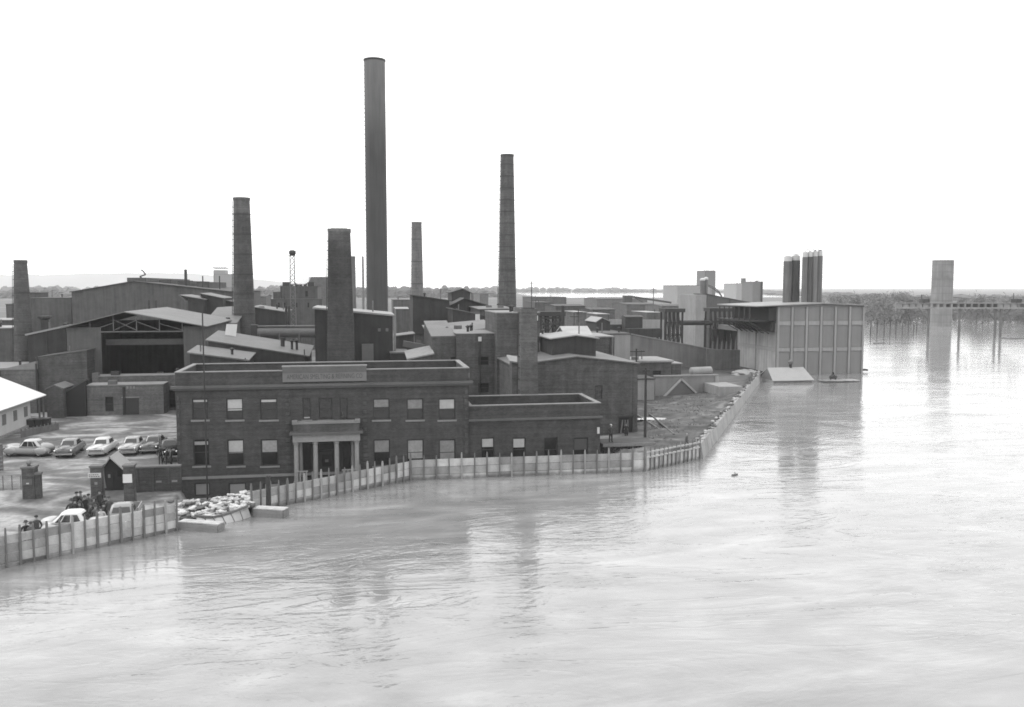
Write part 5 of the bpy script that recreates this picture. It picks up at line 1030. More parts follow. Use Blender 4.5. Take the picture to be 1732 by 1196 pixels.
q = atz(451, 872); tag(MB().tube((q.x, q.y + 1.2, -1), (q.x + 0.05, q.y + 1.2, aty(450, 805, q.y + 1.2).z), 0.2, 0.17, n=12).build('mooring_post', M_POLE), 'thick black mooring post on the right timber crib', 'post')
# canvas slope with seams
top = [(330, 873, .30), (345, 875.5, .34), (360, 876, .40), (375, 873, .50), (390, 868.5, .62), (405, 863, .78), (419, 857, .95)]
cv = thing('canvas_apron', 'white seamed canvas apron curving down to the water below the sandbags', 'tarpaulin', atz(390, 880))
tp = [atz(x, y, z) for x, y, z in top]; bt = [atz(x + 3, y_, -0.05) for x, y_ in ((333, 884), (349, 887), (365, 888), (379, 886.5), (394, 883.5), (408, 880), (422, 875))]
for i in range(6):
    a, b_, c, e = tp[i], tp[i + 1], bt[i + 1], bt[i]; mb = MB(); n = 4; vs = []
    g0 = 0.02; P_ = lambda u, v: (a.lerp(b_, u)).lerp(e.lerp(c, u), v) + Vector((0, 0, 0.10 * math.sin(math.pi * u) * math.sin(math.pi * v)))
    for t_ in (0.0, 0.04):
        for iv in range(n + 1):
            for iu in range(n + 1): vs.append(P_(g0 + (1 - 2 * g0) * iu / n, iv / n) - Vector((0, 0, t_)))
    fs = []; m_ = (n + 1)
    for iv in range(n):
        for iu in range(n): k = iv * m_ + iu; fs += [(k, k + 1, k + 1 + m_, k + m_), (k + m_ * m_, k + m_ + m_ * m_, k + 1 + m_ + m_ * m_, k + 1 + m_ * m_)]
    mb.add(vs, fs).build('canvas_panel', M_CANVAS, cv, smooth=True)
    MB().bar(a + Vector((0, 0, 0.06)), b_ + Vector((0, 0, 0.06)), 0.16, 0.16).build('rail', M_POST, cv)
for i in range(1, 6): MB().bar(tp[i] + Vector((0, 0, 0.03)), bt[i] + Vector((0, 0, 0.05)), 0.05, 0.04).build('seam', M_STEELG, cv)
# sandbags
def bag_mesh(seed):
    bmq = bmesh.new(); bmesh.ops.create_cube(bmq, size=1.0); bmesh.ops.subdivide_edges(bmq, edges=bmq.edges, cuts=2, use_grid_fill=True)
    for v in bmq.verts:
        c = v.co.copy(); l = c.length; s = c.normalized() * 0.5 * (abs(c.x) + abs(c.y) + abs(c.z)) ** 0.2; v.co = c.lerp(s, 0.55); v.co = Vector((v.co.x * 0.82, v.co.y * 0.5, v.co.z * 0.27))
        v.co += Vector((0, 0, 0.05 * mnoise.noise(c * 3 + Vector((seed * 7, 0, 0))) - 0.04 * (abs(c.x) < 0.2)))
    me = bpy.data.meshes.new('sandbag'); bmq.to_mesh(me); bmq.free()
    for p in me.polygons: p.use_smooth = True
    return me
random.seed(5)
bms = []
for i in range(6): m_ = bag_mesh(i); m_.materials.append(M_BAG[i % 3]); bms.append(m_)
def bag(p, rz, tilt, label, group, pick=(0, 1, 2, 2, 1, 4, 5, 5, 3)):
    o = bpy.data.objects.new('sandbag', bms[random.choice(pick)]); C.objects.link(o); o.location = p; o.rotation_euler = (random.uniform(-tilt, tilt), random.uniform(-tilt, tilt), rz); s = random.uniform(0.55, 0.85); o.scale = (s, s, s * random.uniform(0.9, 1.25))
    tag(o, label, 'sandbag', group)
# earth bank under the heap
bank = MB(); front = [atz(x, y, z) for x, y, z in top]; front = [atz(303, 874, .3)] + front + [atz(426, 853, .9)]
back = [atz(300 + (126 * i / 8), 850 - 19 * i / 8, -0.15 + 0.5 * (i / 8)) for i in range(9)]
vs = []
for a, b_ in zip(front, back):
    for k in range(5): p = a.lerp(b_, k / 4); vs.append((p.x, p.y, p.z - 0.15 + 0.12 * math.sin(math.pi * k / 4)))
    vs.append((b_.x, b_.y + 0.6, -1.8))
fs = [(i * 6 + k, i * 6 + k + 1, (i + 1) * 6 + k + 1, (i + 1) * 6 + k) for i in range(8) for k in range(5)]
bank.add(vs, fs).build('earth_bank', mat('dark_wet_earth', 0.07, var=0.4, scale=2), smooth=True)['kind'] = 'structure'
nfr = len(front) - 1
for i in range(190):
    u = random.random(); v = random.random() ** 1.15 * 0.92 + 0.04; k = min(int(u * nfr), nfr - 1); uu = u * nfr - k
    p = front[k].lerp(front[k + 1], uu).lerp(back[k].lerp(back[k + 1], uu), v); p.z += -0.08 + 0.10 * math.sin(math.pi * v) + (0.14 if random.random() < 0.45 else 0.02)
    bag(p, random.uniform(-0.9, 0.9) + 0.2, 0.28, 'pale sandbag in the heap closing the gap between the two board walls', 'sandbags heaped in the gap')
p = aty(289, 848, a1.y + 0.3); bag(p, 0.1, 0.1, 'pale sandbag lying on the end of the lower board wall', None)
d = (p1 - p0)
rp0, rp1 = atz(1183, 776), atz(1284, 644); rd = (rp1 - rp0); rl = rd.length; rdn = rd.normalized(); rn = Vector((rdn.y, -rdn.x, 0))
for i in range(80):
    s = (i + random.random()) / 80; q = rp0 + rd * s + rn * (-0.12 + random.uniform(-0.3, 0.16)); z = zt0 + (zt1 - zt0) * s + 0.11
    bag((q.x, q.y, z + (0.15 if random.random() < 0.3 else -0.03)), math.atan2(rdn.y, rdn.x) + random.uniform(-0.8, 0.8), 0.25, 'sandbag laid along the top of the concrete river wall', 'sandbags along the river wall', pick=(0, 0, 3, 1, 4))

# brick boundary wall, gate pillars, guard hut
Yg = Yof(265, 70.5); x0, x1 = aty(226, 800, Yg).x, aty(306, 800, Yg).x; zt = aty(265, 791, Yg).z
bw2 = thing('boundary_wall', 'dark brick boundary wall between the guard hut and the office', 'wall', ((x0 + x1) / 2, Yg, -0.4)); bw2['kind'] = 'thing'
for k in range(3):
    a = x0 + (x1 - x0) * k / 3; b_ = x0 + (x1 - x0) * (k + 1) / 3
    MB().box(a + 0.36, b_ - 0.003, Yg, Yg + 0.35, -1.8, zt).build('wall_bay', M_BRICK, bw2); MB().box(a, a + 0.355, Yg - 0.08, Yg + 0.43, -1.8, zt + 0.0).build('pier', M_BRICK, bw2)
    MB().box(a + 0.5, b_ - 0.3, Yg - 0.05, Yg - 0.004, zt - 1.25, zt - 1.1).build('stone_band', M_STONE if k else M_BRICK2, bw2)
MB().box(x0 - 0.1, x1, Yg - 0.13, Yg + 0.5, zt + 0.003, zt + 0.14).build('coping', mat('wall_coping', 0.14), bw2)
# pillar with white square sign between hut and wall
def pillar(label, pxl, pxr, pyt, pyb, zb=0.12):
    p = atz((pxl + pxr) / 2, pyb, zb); a, b_ = aty(pxl, pyt, p.y).x, aty(pxr, pyt, p.y).x; z = aty((pxl + pxr) / 2, pyt, p.y).z; w = b_ - a
    r = thing('gate_pillar', label, 'pillar', (p.x, p.y, zb), 'brick gate pillars'); MB().box(a, b_, p.y, p.y + w, zb - 0.4, z).build('shaft', M_BRICK2, r); MB().box(a - 0.07, b_ + 0.07, p.y - 0.07, p.y + w + 0.07, z + 0.002, z + 0.14).build('cap', mat('pillar_cap_stone', 0.16), r)
    return r, a, b_, p.y, z
r, a, b_, y, z = pillar('brick gate pillar with a ball on top, standing alone at the left', 36, 57, 793, 846)
MB().ellipsoid(((a + b_) / 2 - 0.05, y + 0.45, z + 0.42), (0.2, 0.2, 0.2)).build('ball', M_STONE, r, smooth=True); MB().lathe((a + b_) / 2 - 0.05, y + 0.45, [(0.16, z + 0.142), (0.1, z + 0.24)], 12).build('ball_neck', M_STEEL, r)
MB().box(a + 0.08, b_ - 0.15, y - 0.05, y - 0.004, z - 1.3, z - 0.85).build('plate', mat('dull_plate', 0.14), r); MB().box((a + b_) / 2 - 0.12, (a + b_) / 2 + 0.08, y - 0.065, y - 0.052, z - 1.22, z - 1.12).build('plate_mark', M_WHITE, r)
r2, a2, b2, y2, z2 = pillar('narrow dark gate pillar right beside the ball topped pillar', 57.5, 67.5, 803, 845)
r, a, b_, y, z = pillar('brick gate pillar carrying a white lettered sign, left of the guard hut', 152, 171, 791, 852)
s0, s1 = aty(149, 800, y).x, aty(171, 800, y).x; za, zb = aty(160, 808, y).z, aty(160, 800, y).z
sg = thing('gate_sign', 'small white lettered sign fixed across the gate pillar by the hut', 'sign', ((s0 + s1) / 2, y - 0.06, za)); MB().box(s0, s1, y - 0.08, y - 0.075 + 0.05, za, zb).build('panel', M_WHITE, sg)
random.seed(3); w = s1 - s0
for row in range(2):
    x = s0 + 0.09
    while x < s1 - 0.14:
        l = random.uniform(0.07, 0.16); MB().box(x, min(x + l, s1 - 0.08), y - 0.089, y - 0.083, za + 0.07 + 0.14 * row, za + 0.14 + 0.14 * row).build('letter_mark', mat('sign_ink', 0.12), sg); x += l + 0.05
MB().box((a + b_) / 2 - 0.1, (a + b_) / 2 + 0.1, y - 0.05, y - 0.004, za - 0.55, za - 0.35).build('pillar_plate', M_STONE, r)
p = atz(178, 850, 0.12); lp = tag(MB().bar((p.x - 0.25, p.y + 0.3, 2.9), (p.x - 0.05, p.y + 0.3, 1.2), 0.16, 0.05).build('gate_board', M_STONE), 'narrow pale board leaning between the gate pillar and hut', 'board')
# hut
Yh = Yof(195, 71); P = lambda px, py: aty(px, py, Yh); x0, x1 = P(175, 820).x, P(208, 820).x; zt = P(190, 791).z; zr = P(190, 771).z; xm = P(187, 771).x
hut = thing('guard_hut', 'small dark guard hut with a pale roof slope beside the gate', 'hut', ((x0 + x1) / 2, Yh, 0.1)); hy1 = Yh + 1.9
MB().prism_y([(x0, -0.2), (x1, -0.2), (x1, zt), (xm, zr - 0.15), (x0, zt)], Yh, hy1).build('wall', mat('hut_dark_boards', 0.03, wave=('X', 3.0)), hut)
for xe, s in ((x0, -1), (x1, 1)):
    k = (zr - zt) / abs(xm - xe); ex = xe + s * 0.25; MB().slab([(xm, Yh - 0.3, zr), (ex, Yh - 0.3, zt - k * 0.25 + 0.1), (ex, hy1 + 0.3, zt - k * 0.25 + 0.1), (xm, hy1 + 0.3, zr)], 0.09).build('roof_slope', mat('hut_roof_felt', 0.42, var=0.1), hut)
MB().box(P(180, 820).x, P(192, 820).x, Yh - 0.04, Yh - 0.004, P(186, 838).z, P(186, 798).z).build('door', M_BLACKDOOR, hut); MB().box(P(183, 806).x, P(187, 806).x, Yh - 0.055, Yh - 0.043, P(186, 808).z, P(186, 802).z).build('door_pane', mat('dusty_pane', 0.2), hut)
MB().box(P(199, 806).x, P(205, 806).x, Yh - 0.03, Yh - 0.004, P(200, 806).z, P(200, 796).z).build('pane', M_GLASS, hut)
r, a, b_, y, z = pillar('brick pillar with a blank white square notice, right of the guard hut', 208, 225, 790, 852)
na, nb_, nza, nzb = aty(208, 809, y).x, aty(223.5, 809, y).x, aty(216, 816.5, y).z, aty(216, 802, y).z
tag(MB().box(na, nb_, y - 0.06, y - 0.02, nza, nzb).build('notice', mat('white_notice_paint', 0.8, var=0.06)), 'blank white square notice on the pillar by the guard hut', 'notice')
# wire fence at the left edge
A, B = atz(-40, 830, 0.12), atz(36, 829, 0.12); wf = thing('wire_fence', 'light wire mesh fence at the left edge beside the ball topped pillar', 'fence', A)
for i in range(6): p = A.lerp(B, i / 5); MB().tube((p.x, p.y, 0), (p.x, p.y, 1.35), 0.035, n=6).build('post', M_STEELG, wf)
for h in (0.12, 1.3): MB().tube(A + Vector((0, 0, h)), B + Vector((0, 0, h)), 0.035, n=6).build('rail', M_STONE, wf)
msh = MB()
for i in range(60): p = A.lerp(B, i / 60); msh.tube((p.x, p.y, 0.15), (p.x, p.y, 1.4), 0.006, n=3, cap=False)
for k in range(14): msh.tube(A + Vector((0, 0, 0.2 + k * 0.085)), B + Vector((0, 0, 0.2 + k * 0.085)), 0.006, n=3, cap=False)
o = msh.build('wire_mesh', M_STEELG, wf); o['kind'] = 'stuff'
p = atz(-1, 797, 0.12); bd = thing('striped_barrier', 'striped post barrier cut by the left edge of the picture', 'barrier', p); MB().box(p.x - 0.3, p.x + 0.25, p.y, p.y + 0.3, 0, 2.6).build('post', M_STEELG, bd)
for k in range(4): MB().box(p.x - 0.32, p.x + 0.32, p.y - 0.05, p.y - 0.004, 0.3 + k * 0.36, 0.46 + k * 0.36).build('stripe', M_STONE, bd)

# ================================================================ POLES
def pole(label, px, pyt, pyb, zb, r_=0.14, arms=(), D=None, name='utility_pole', cat='pole'):
    p = atz(px, pyb, zb) if D is None else aty(px, pyb, Yof(px, D)); z = aty(px, pyt, p.y).z
    o = thing(name, label, cat, (p.x, p.y, min(zb, z - 1))); MB().tube((p.x, p.y, zb - 0.5), (p.x, p.y, z), r_, r_ * 0.75, n=10).build('shaft', M_POLE, o)
    for dz, w in arms: MB().box(p.x - w / 2, p.x + w / 2, p.y - r_ - 0.12, p.y - r_ - 0.004, z - dz, z - dz + 0.16).build('cross_arm', M_POLE, o)
    return o
pole('tall thin dark flagpole in front of the left end of the office', 351, 530, 846, -1.6, 0.075, name='flagpole')
pole('dark utility pole standing behind the board wall in the yard', 1091, 622, 748, 0.2, 0.16, ((0.4, 0.7),))
pole('shorter pole with cross arm behind the brick hall corner', 1076, 590, 640, 0.0, 0.14, ((0.5, 2.6),), D=138)
for lab, px, t_, b_, D in (('lone telegraph pole right of the banded chimney', 899, 476, 520, 330), ('thin far pole right of the trestle yard', 1105, 487, 512, 420), ('thin pole behind the ore bin trestle', 1191, 538, 590, 188), ('stub pole between pipe rack and tin hut', 978, 523, 560, 200), ('second stub pole near the tin hut', 971, 530, 556, 190), ('thin pole on the far mill roof skyline', 355, 478, 500, 300)):
    pole(lab, px, t_, b_, 0, 0.12 if D < 250 else 0.22, ((0.8, 2.0),), D=D)

# ================================================================ VEHICLES
def rrect(xf, xr, w, rad, n=5):
    """rounded rectangle in plan, xf..xr along x, half width w"""
    pts = []; rad = min(rad, w * 0.98, (xr - xf) / 2 * 0.98)
    for cx, cyy, a0_ in ((xr - rad, w - rad, 0), (xf + rad, w - rad, 90), (xf + rad, -w + rad, 180), (xr - rad, -w + rad, 270)):
        for i in range(n + 1): t_ = R(a0_ + 90 * i / n); pts.append((cx + rad * math.cos(t_), cyy + rad * math.sin(t_)))
    return pts
def loft(mb, rings, cap=True):
    n = len(rings[0]); base_i = len(mb.v); vs = [p for r_ in rings for p in r_]
    fs = [(k * n + i, k * n + (i + 1) % n, (k + 1) * n + (i + 1) % n, (k + 1) * n + i) for k in range(len(rings) - 1) for i in range(n)]
    if cap: fs += [tuple(range(n)), tuple((len(rings) - 1) * n + i for i in range(n))]
    mb.add(vs, fs)
def sedan(label, col, style, loc, rz, roofcol=None, group='cars parked in the yard'):
    """front towards -X in the car's own frame"""
    L_, Wd = (5.1, 0.92) if style == '50' else (5.0, 0.90); c = thing('parked_car', label, 'car', loc, group, rz); pm = col
    f, b_ = -L_ / 2, L_ / 2
    body = MB()
    if style == '50':
        prof = [(0.24, 0.12, 0.84), (0.34, 0.02, 0.97), (0.55, 0.0, 1.0), (0.78, 0.03, 0.99), (0.90, 0.10, 0.94), (0.96, 0.22, 0.86)]
    else:
        prof = [(0.26, 0.30, 0.80), (0.40, 0.20, 0.90), (0.60, 0.16, 0.90), (0.82, 0.26, 0.84), (0.98, 0.42, 0.74), (1.04, 0.60, 0.62)]
    loft(body, [[(x, y, z) for x, y in rrect(f + ins_, b_ - ins_ * (1 if style == '50' else 0.8), Wd * k, 0.5 if style == '50' else 0.62)] for z, ins_, k in prof])
    body.build('body', pm, c, smooth=True, local=True)
    # hood and boot crowns
    MB().ellipsoid((f + 1.05, 0, 0.90), (1.05, 0.56, 0.22 if style == '50' else 0.30)).build('hood', pm, c, smooth=True, local=True)
    MB().ellipsoid((b_ - 0.85, 0, 0.88), (0.95, 0.62, 0.20 if style == '50' else 0.42)).build('boot', pm, c, smooth=True, local=True)
    # cabin
    cf, cb = (-0.85, 1.55) if style == '50' else (-0.75, 1.75); zb_, zt_ = 0.93, (1.50 if style == '50' else 1.62)
    def lev(t_):
        s_ = t_ ** 1.0; return (cf + 0.55 * s_, cb - (0.60 if style == '50' else 0.75) * s_, Wd * (0.88 - 0.16 * s_), zb_ + (zt_ - zb_) * t_)
    cab = MB(); rings = []
    for t_ in (0, 0.25, 0.5, 0.75, 0.9): xf, xr, w, z = lev(t_); rings.append([(x, y, z) for x, y in rrect(xf, xr, w, 0.38)])
    xf, xr, w, z = lev(0.9)
    for k, dz in ((0.95, 0.05), (0.82, 0.09), (0.5, 0.115)): cx = (xf + xr) / 2; rings.append([(cx + (x - cx) * k, y * k, z + dz) for x, y in rrect(xf, xr, w, 0.38)])
    loft(cab, rings); cab.build('cabin', roofcol or pm, c, smooth=True, local=True)
    # glazing, set slightly proud of the cabin skin
    def strip_(f0, f1, side):
        mb = MB(); vs = []
        for t_ in (0.14, 0.82):
            xf, xr, w, z = lev(t_)
            if side in ('l', 'r'):
                s_ = 1 if side == 'l' else -1; L2 = xr - xf; vs += [(xf + L2 * f0, s_ * (w + 0.008), z), (xf + L2 * f1, s_ * (w + 0.008), z)]
            else:
                x = xf - 0.01 if side == 'f' else xr + 0.01; vs += [(x, -w * 0.72, z), (x, w * 0.72, z)]
        mb.add(vs, [(0, 1, 3, 2)])
        return mb
    for side in 'lr':
        for f0, f1 in ((0.15, 0.42), (0.45, 0.70), (0.73, 0.86)): strip_(f0, f1, side).build('side_window', M_CGLASS, c, local=True)
    strip_(0, 0, 'f').build('windscreen', M_CGLASS, c, local=True); strip_(0, 0, 'b').build('rear_window', M_CGLASS, c, local=True)
    for x in (f + 0.95, b_ - 1.05):
        for s_ in (-1, 1):
            y = s_ * (Wd - 0.06); o = MB().tube((x, y - s_ * 0.2, 0.34), (x, y, 0.34), 0.34, n=18).build('wheel', M_TYRE, c, local=True); MB().tube((x, y, 0.34), (x, y + s_ * 0.015, 0.34), 0.19, n=14).build('hub_cap', M_CHROME, o, local=True)
            if style == '40': MB().ellipsoid((x + (0.05 if x < 0 else 0.12), y - s_ * 0.06, 0.56), (0.70, 0.19, 0.36)).build('fender', pm, c, smooth=True, local=True)
            else: MB().ellipsoid((x, y - s_ * 0.10, 0.50), (0.52, 0.145, 0.26)).build('wheel_arch', pm, c, smooth=True, local=True)
    MB().box(f - 0.10, f + 0.05, -0.88, 0.88, 0.36, 0.52).build('front_bumper', M_CHROME, c, local=True); MB().box(b_ - 0.05, b_ + 0.10, -0.86, 0.86, 0.38, 0.52).build('rear_bumper', M_CHROME, c, local=True)
    g = MB().box(f - 0.02 + (0.1 if style == '40' else 0), f + 0.12, -0.58, 0.58, 0.56, 0.74).build('grille', M_STEEL, c, local=True)
    for k in range(3): MB().box(f - 0.035 + (0.1 if style == '40' else 0), f - 0.022 + (0.1 if style == '40' else 0), -0.58, 0.58, 0.575 + k * 0.06, 0.605 + k * 0.06).build('grille_bar', M_CHROME, g, local=True)
    for s_ in (-1, 1): MB().ellipsoid((f + 0.10, s_ * 0.74, 0.74), (0.10, 0.115, 0.115), 10, 6).build('headlight', M_CHROME, c, smooth=True, local=True)
    MB().box(-1.0, 1.4, -Wd * 0.5, Wd * 0.5, 0.18, 0.24).build('chassis', M_STEEL, c, local=True)
    return c
def truck(label, col, loc, rz, bed='flat', group=None):
    c = thing('pickup_truck', label, 'truck', loc, group, rz)
    MB().box(-2.3, 2.6, -0.5, 0.5, 0.42, 0.56).build('chassis', M_STEEL, c, local=True)
    cab = MB(); rings = []
    for z, a, b_, w in ((0.56, -0.9, 0.62, 0.82), (1.05, -0.92, 0.64, 0.84), (1.30, -0.80, 0.62, 0.80), (1.66, -0.55, 0.56, 0.70), (1.78, -0.42, 0.46, 0.60), (1.82, -0.15, 0.2, 0.3)): rings.append([(x, y, z) for x, y in rrect(a, b_, w, 0.25)])
    loft(cab, rings); cab.build('cab', col, c, smooth=True, local=True)
    hd = MB(); loft(hd, [[(x, y, z) for x, y in rrect(-2.35 + i_, -0.85, w, 0.3)] for z, i_, w in ((0.55, 0.05, 0.52), (0.85, 0, 0.52), (1.05, 0.08, 0.45), (1.12, 0.2, 0.25))]); hd.build('hood', col, c, smooth=True, local=True)
    for s_ in (-1, 1):
        MB().ellipsoid((-1.7, s_ * 0.70, 0.62), (0.68, 0.22, 0.34)).build('fender', col, c, smooth=True, local=True); MB().ellipsoid((-2.2, s_ * 0.52, 0.92), (0.12, 0.12, 0.12), 10, 6).build('headlight', M_CHROME, c, smooth=True, local=True)
        MB().add([(-0.45, s_ * 0.805, 1.28), (0.4, s_ * 0.805, 1.28), (0.36, s_ * 0.735, 1.6), (-0.3, s_ * 0.735, 1.6)], [(0, 1, 2, 3)]).build('side_window', M_CGLASS, c, local=True)
        for x in (-1.7, 1.65):
            o = MB().tube((x, s_ * 0.62, 0.4), (x, s_ * 0.86, 0.4), 0.4, n=18).build('wheel', M_TYRE, c, local=True); MB().tube((x, s_ * 0.86, 0.4), (x, s_ * 0.88, 0.4), 0.2, n=12).build('hub_cap', M_STEELG, o, local=True)
    MB().add([(-0.83, -0.6, 1.3), (-0.83, 0.6, 1.3), (-0.60, 0.52, 1.63), (-0.60, -0.52, 1.63)], [(0, 1, 2, 3)]).build('windscreen', M_CGLASS, c, local=True); MB().add([(0.645, -0.5, 1.28), (0.645, 0.5, 1.28), (0.60, 0.45, 1.58), (0.60, -0.45, 1.58)], [(0, 1, 2, 3)]).build('rear_window', M_CGLASS, c, local=True)
    MB().box(0.72, 2.75, -0.88, 0.88, 0.72, 0.82).build('bed_floor', M_POST, c, local=True)
    if bed == 'stake':
        for s_ in (-1, 1):
            for k in range(4): MB().box(0.75 + k * 0.62, 0.85 + k * 0.62, s_ * 0.86 - 0.03, s_ * 0.86 + 0.03, 0.823, 1.9).build('stake', M_POST, c, local=True)
            for k in range(3): MB().box(0.74, 2.75, s_ * 0.80 - 0.02, s_ * 0.80 + 0.02, 0.95 + k * 0.34, 1.12 + k * 0.34).build('side_board', M_POST, c, local=True)
    else:
        for s_ in (-1, 1): MB().box(0.72, 2.75, s_ * 0.86 - 0.03, s_ * 0.86 + 0.03, 0.823, 1.2).build('side_board', col, c, local=True)
        MB().box(2.69, 2.75, -0.82, 0.82, 0.823, 1.2).build('tailgate', col, c, local=True)
    MB().box(-2.48, -2.36, -0.8, 0.8, 0.45, 0.6).build('front_bumper', M_CHROME, c, local=True)
    return c
zc_ = 0.16
vdir = math.atan2(-RIGHT.y, -RIGHT.x)      # heading to the left of the view
q = atz(44, 773, zc_); sedan('light grey rounded sedan seen from its side at the left edge', paint('light_grey_car_paint', 0.36), '40', (q.x, q.y + 0.9, zc_), math.pi + vdir - 0.05, roofcol=paint('pale_car_roof_paint', 0.55))
front = math.pi / 2                        # car nose (-X) turned towards -Y
for px, py, lab, v, st_, rf in ((104, 776, 'dark grey sedan with wide chrome bumper, second car from the left', 0.16, '50', 0.32), (161, 774, 'white sedan with chrome bumper left of the hut roof', 0.62, '50', 0.66), (213, 772, 'pale sedan partly hidden behind the guard hut roof', 0.46, '50', 0.42), (251, 769, 'dark sedan with bright chrome grille, rightmost of the parked cars', 0.12, '50', 0.22)):
    p = atz(px, py, zc_); sedan(lab, paint('car_paint_%d' % px, v), st_, (p.x, p.y + 2.6, zc_), front + random.uniform(-0.04, 0.04), roofcol=paint('car_roof_%d' % px, rf))
p = atz(278, 782, zc_); truck('dark stake bed truck parked beside the office corner', paint('dark_truck_paint', 0.045), (p.x, p.y + 2.5, zc_), front + 0.25, 'stake')
p = atz(128, 909, 0.25); sedan('white roofed sedan parked just behind the lower board wall', paint('street_car_paint', 0.5), '40', (p.x, p.y + 1.0, 0.2), vdir + 0.12, roofcol=paint('street_car_roof', 0.75), group=None)
p = atz(205, 896, 0.2); truck('pickup truck with pale cab roof behind the board wall below the hut', paint('pale_truck_paint', 0.30), (p.x, p.y + 0.6, 0.15), front + 0.1, 'flat')

# ================================================================ PEOPLE
def person_mesh(pose, coat, trousers=M_COAT[1], seed=0):
    rnd = random.Random(seed); V = {}; E = []
    def j(n, co, r_, par=None):
        V[n] = (Vector(co), r_);
        if par: E.append((par, n))
    lean = pose.get('lean', 0.0); st_ = pose.get('step', 0.0); hd = pose.get('head', 0.0)
    j('pel', (0, 0, 0.95), (0.17, 0.13)); j('waist', (0, -0.02 - lean * 0.2, 1.10), (0.165, 0.125), 'pel'); j('chest', (0, -0.02 - lean * 0.6, 1.32), (0.19, 0.135), 'waist'); j('neckb', (0, -lean * 0.9, 1.48), (0.10, 0.09), 'chest'); j('neck', (0, -0.01 - lean, 1.54), (0.058, 0.06), 'neckb')
    j('jaw', (0.02 * hd, -0.035 - lean, 1.60), (0.065, 0.085), 'neck'); j('head', (0.02 * hd, -0.015 - lean, 1.69), (0.080, 0.10), 'jaw'); j('crown', (0.02 * hd, -0.005 - lean, 1.77), (0.055, 0.07), 'head')
    for s, nm in ((-1, 'l'), (1, 'r')):
        j('hip' + nm, (s * 0.10, 0, 0.88), 0.115, 'pel'); j('knee' + nm, (s * 0.11, -0.02 - s * st_ * 0.5, 0.50), 0.075, 'hip' + nm); j('ank' + nm, (s * 0.115, 0.03 - s * st_, 0.09), 0.055, 'knee' + nm); j('toe' + nm, (s * 0.13, -0.15 - s * st_, 0.04), (0.05, 0.035), 'ank' + nm)
        j('sho' + nm, (s * 0.20, -lean * 0.8, 1.43), 0.078, 'neckb')
        if pose['arms'] == 'pocket' or (pose['arms'] == 'lean' and False): el, ha = (s * 0.33, 0.06, 1.15), (s * 0.215, -0.10, 0.98)
        elif pose['arms'] == 'rail': el, ha = (s * 0.30, -0.12 - lean, 1.18), (s * 0.20, -0.36 - lean, 1.16)
        else: el, ha = (s * 0.30, 0.03 - lean * 0.5, 1.14), (s * 0.28, -0.05 - lean * 0.5, 0.90)
        j('elb' + nm, el, 0.058, 'sho' + nm); j('wri' + nm, ha, 0.045, 'elb' + nm)
        h = Vector(ha); dr = (h - Vector(el)).normalized(); side = dr.cross(Vector((0, 1, 0.2))).normalized(); pl = h + dr * 0.09; j('palm' + nm, pl, (0.045, 0.024), 'wri' + nm)
        for k in range(4): b_ = pl + side * (0.028 * (k - 1.5)) + dr * 0.02; j('f%d%s' % (k, nm), pl + side * (0.030 * (k - 1.5)) + dr * (0.055 + (0.012, 0.02, 0.016, 0.0)[k]), 0.010, 'palm' + nm); j('g%d%s' % (k, nm), pl + side * (0.030 * (k - 1.5)) + dr * (0.085 + (0.012, 0.02, 0.016, 0.0)[k]) + Vector((0, -0.02, 0)), 0.009, 'f%d%s' % (k, nm))
        j('th' + nm, h + dr * 0.05 - side * 0.055, 0.011, 'wri' + nm)
    names = list(V); me = bpy.data.meshes.new('sk'); me.from_pydata([V[n][0] for n in names], [(names.index(a), names.index(b_)) for a, b_ in E], [])
    o = bpy.data.objects.new('sk', me); C.objects.link(o); md = o.modifiers.new('s', 'SKIN'); md.use_smooth_shade = True
    for i, n in enumerate(names):
        r_ = V[n][1]; me.skin_vertices[0].data[i].radius = r_ if isinstance(r_, tuple) else (r_, r_); me.skin_vertices[0].data[i].use_root = (n == 'pel')
    sb = o.modifiers.new('d', 'SUBSURF'); sb.levels = 1; sb.render_levels = 1
    dg = bpy.context.evaluated_depsgraph_get(); dg.update(); m2 = bpy.data.meshes.new_from_object(o.evaluated_get(dg)); bpy.data.objects.remove(o)
    m2.materials.clear(); [m2.materials.append(x) for x in (coat, trousers, M_SKIN, M_TYRE)]
    hands = [V['palml'][0], V['palmr'][0]]
    for p in m2.polygons:
        c = p.center; p.use_smooth = True
        near_hand = min((c - h).length for h in hands) < 0.085
        p.material_index = 2 if (c.z > 1.55 or (near_hand and pose['arms'] != 'pocket')) else (3 if c.z < 0.10 else (1 if c.z < (0.62 if pose.get('long') else 0.88) and abs(c.x) < 0.24 else 0))
    return m2
def hat_mesh(m, kind):
    mb = MB()
    if kind == 'brim': mb.lathe(0, 0, [(0.17, 0.0), (0.175, 0.012), (0.105, 0.02), (0.10, 0.09), (0.085, 0.125), (0.03, 0.115)], 16)
    else: mb.lathe(0, 0, [(0.108, 0.0), (0.115, 0.04), (0.10, 0.08), (0.05, 0.105)], 14); mb.box(-0.08, 0.08, -0.19, -0.09, 0.0, 0.014)
    return mb.mesh('hat', m, True)
def coat_skirt(m):
    mb = MB(); rings = []
    for z, w, d_ in ((0.62, 0.25, 0.19), (0.80, 0.235, 0.175), (1.0, 0.205, 0.155), (1.12, 0.19, 0.145)): rings.append([(w * math.cos(2 * math.pi * i / 16), d_ * math.sin(2 * math.pi * i / 16), z) for i in range(16)])
    n = 16; mb.add([p for r_ in rings for p in r_], [(k * n + i, k * n + (i + 1) % n, (k + 1) * n + (i + 1) % n, (k + 1) * n + i) for k in range(3) for i in range(n)])
    return mb.mesh('coat_skirt', m, True)
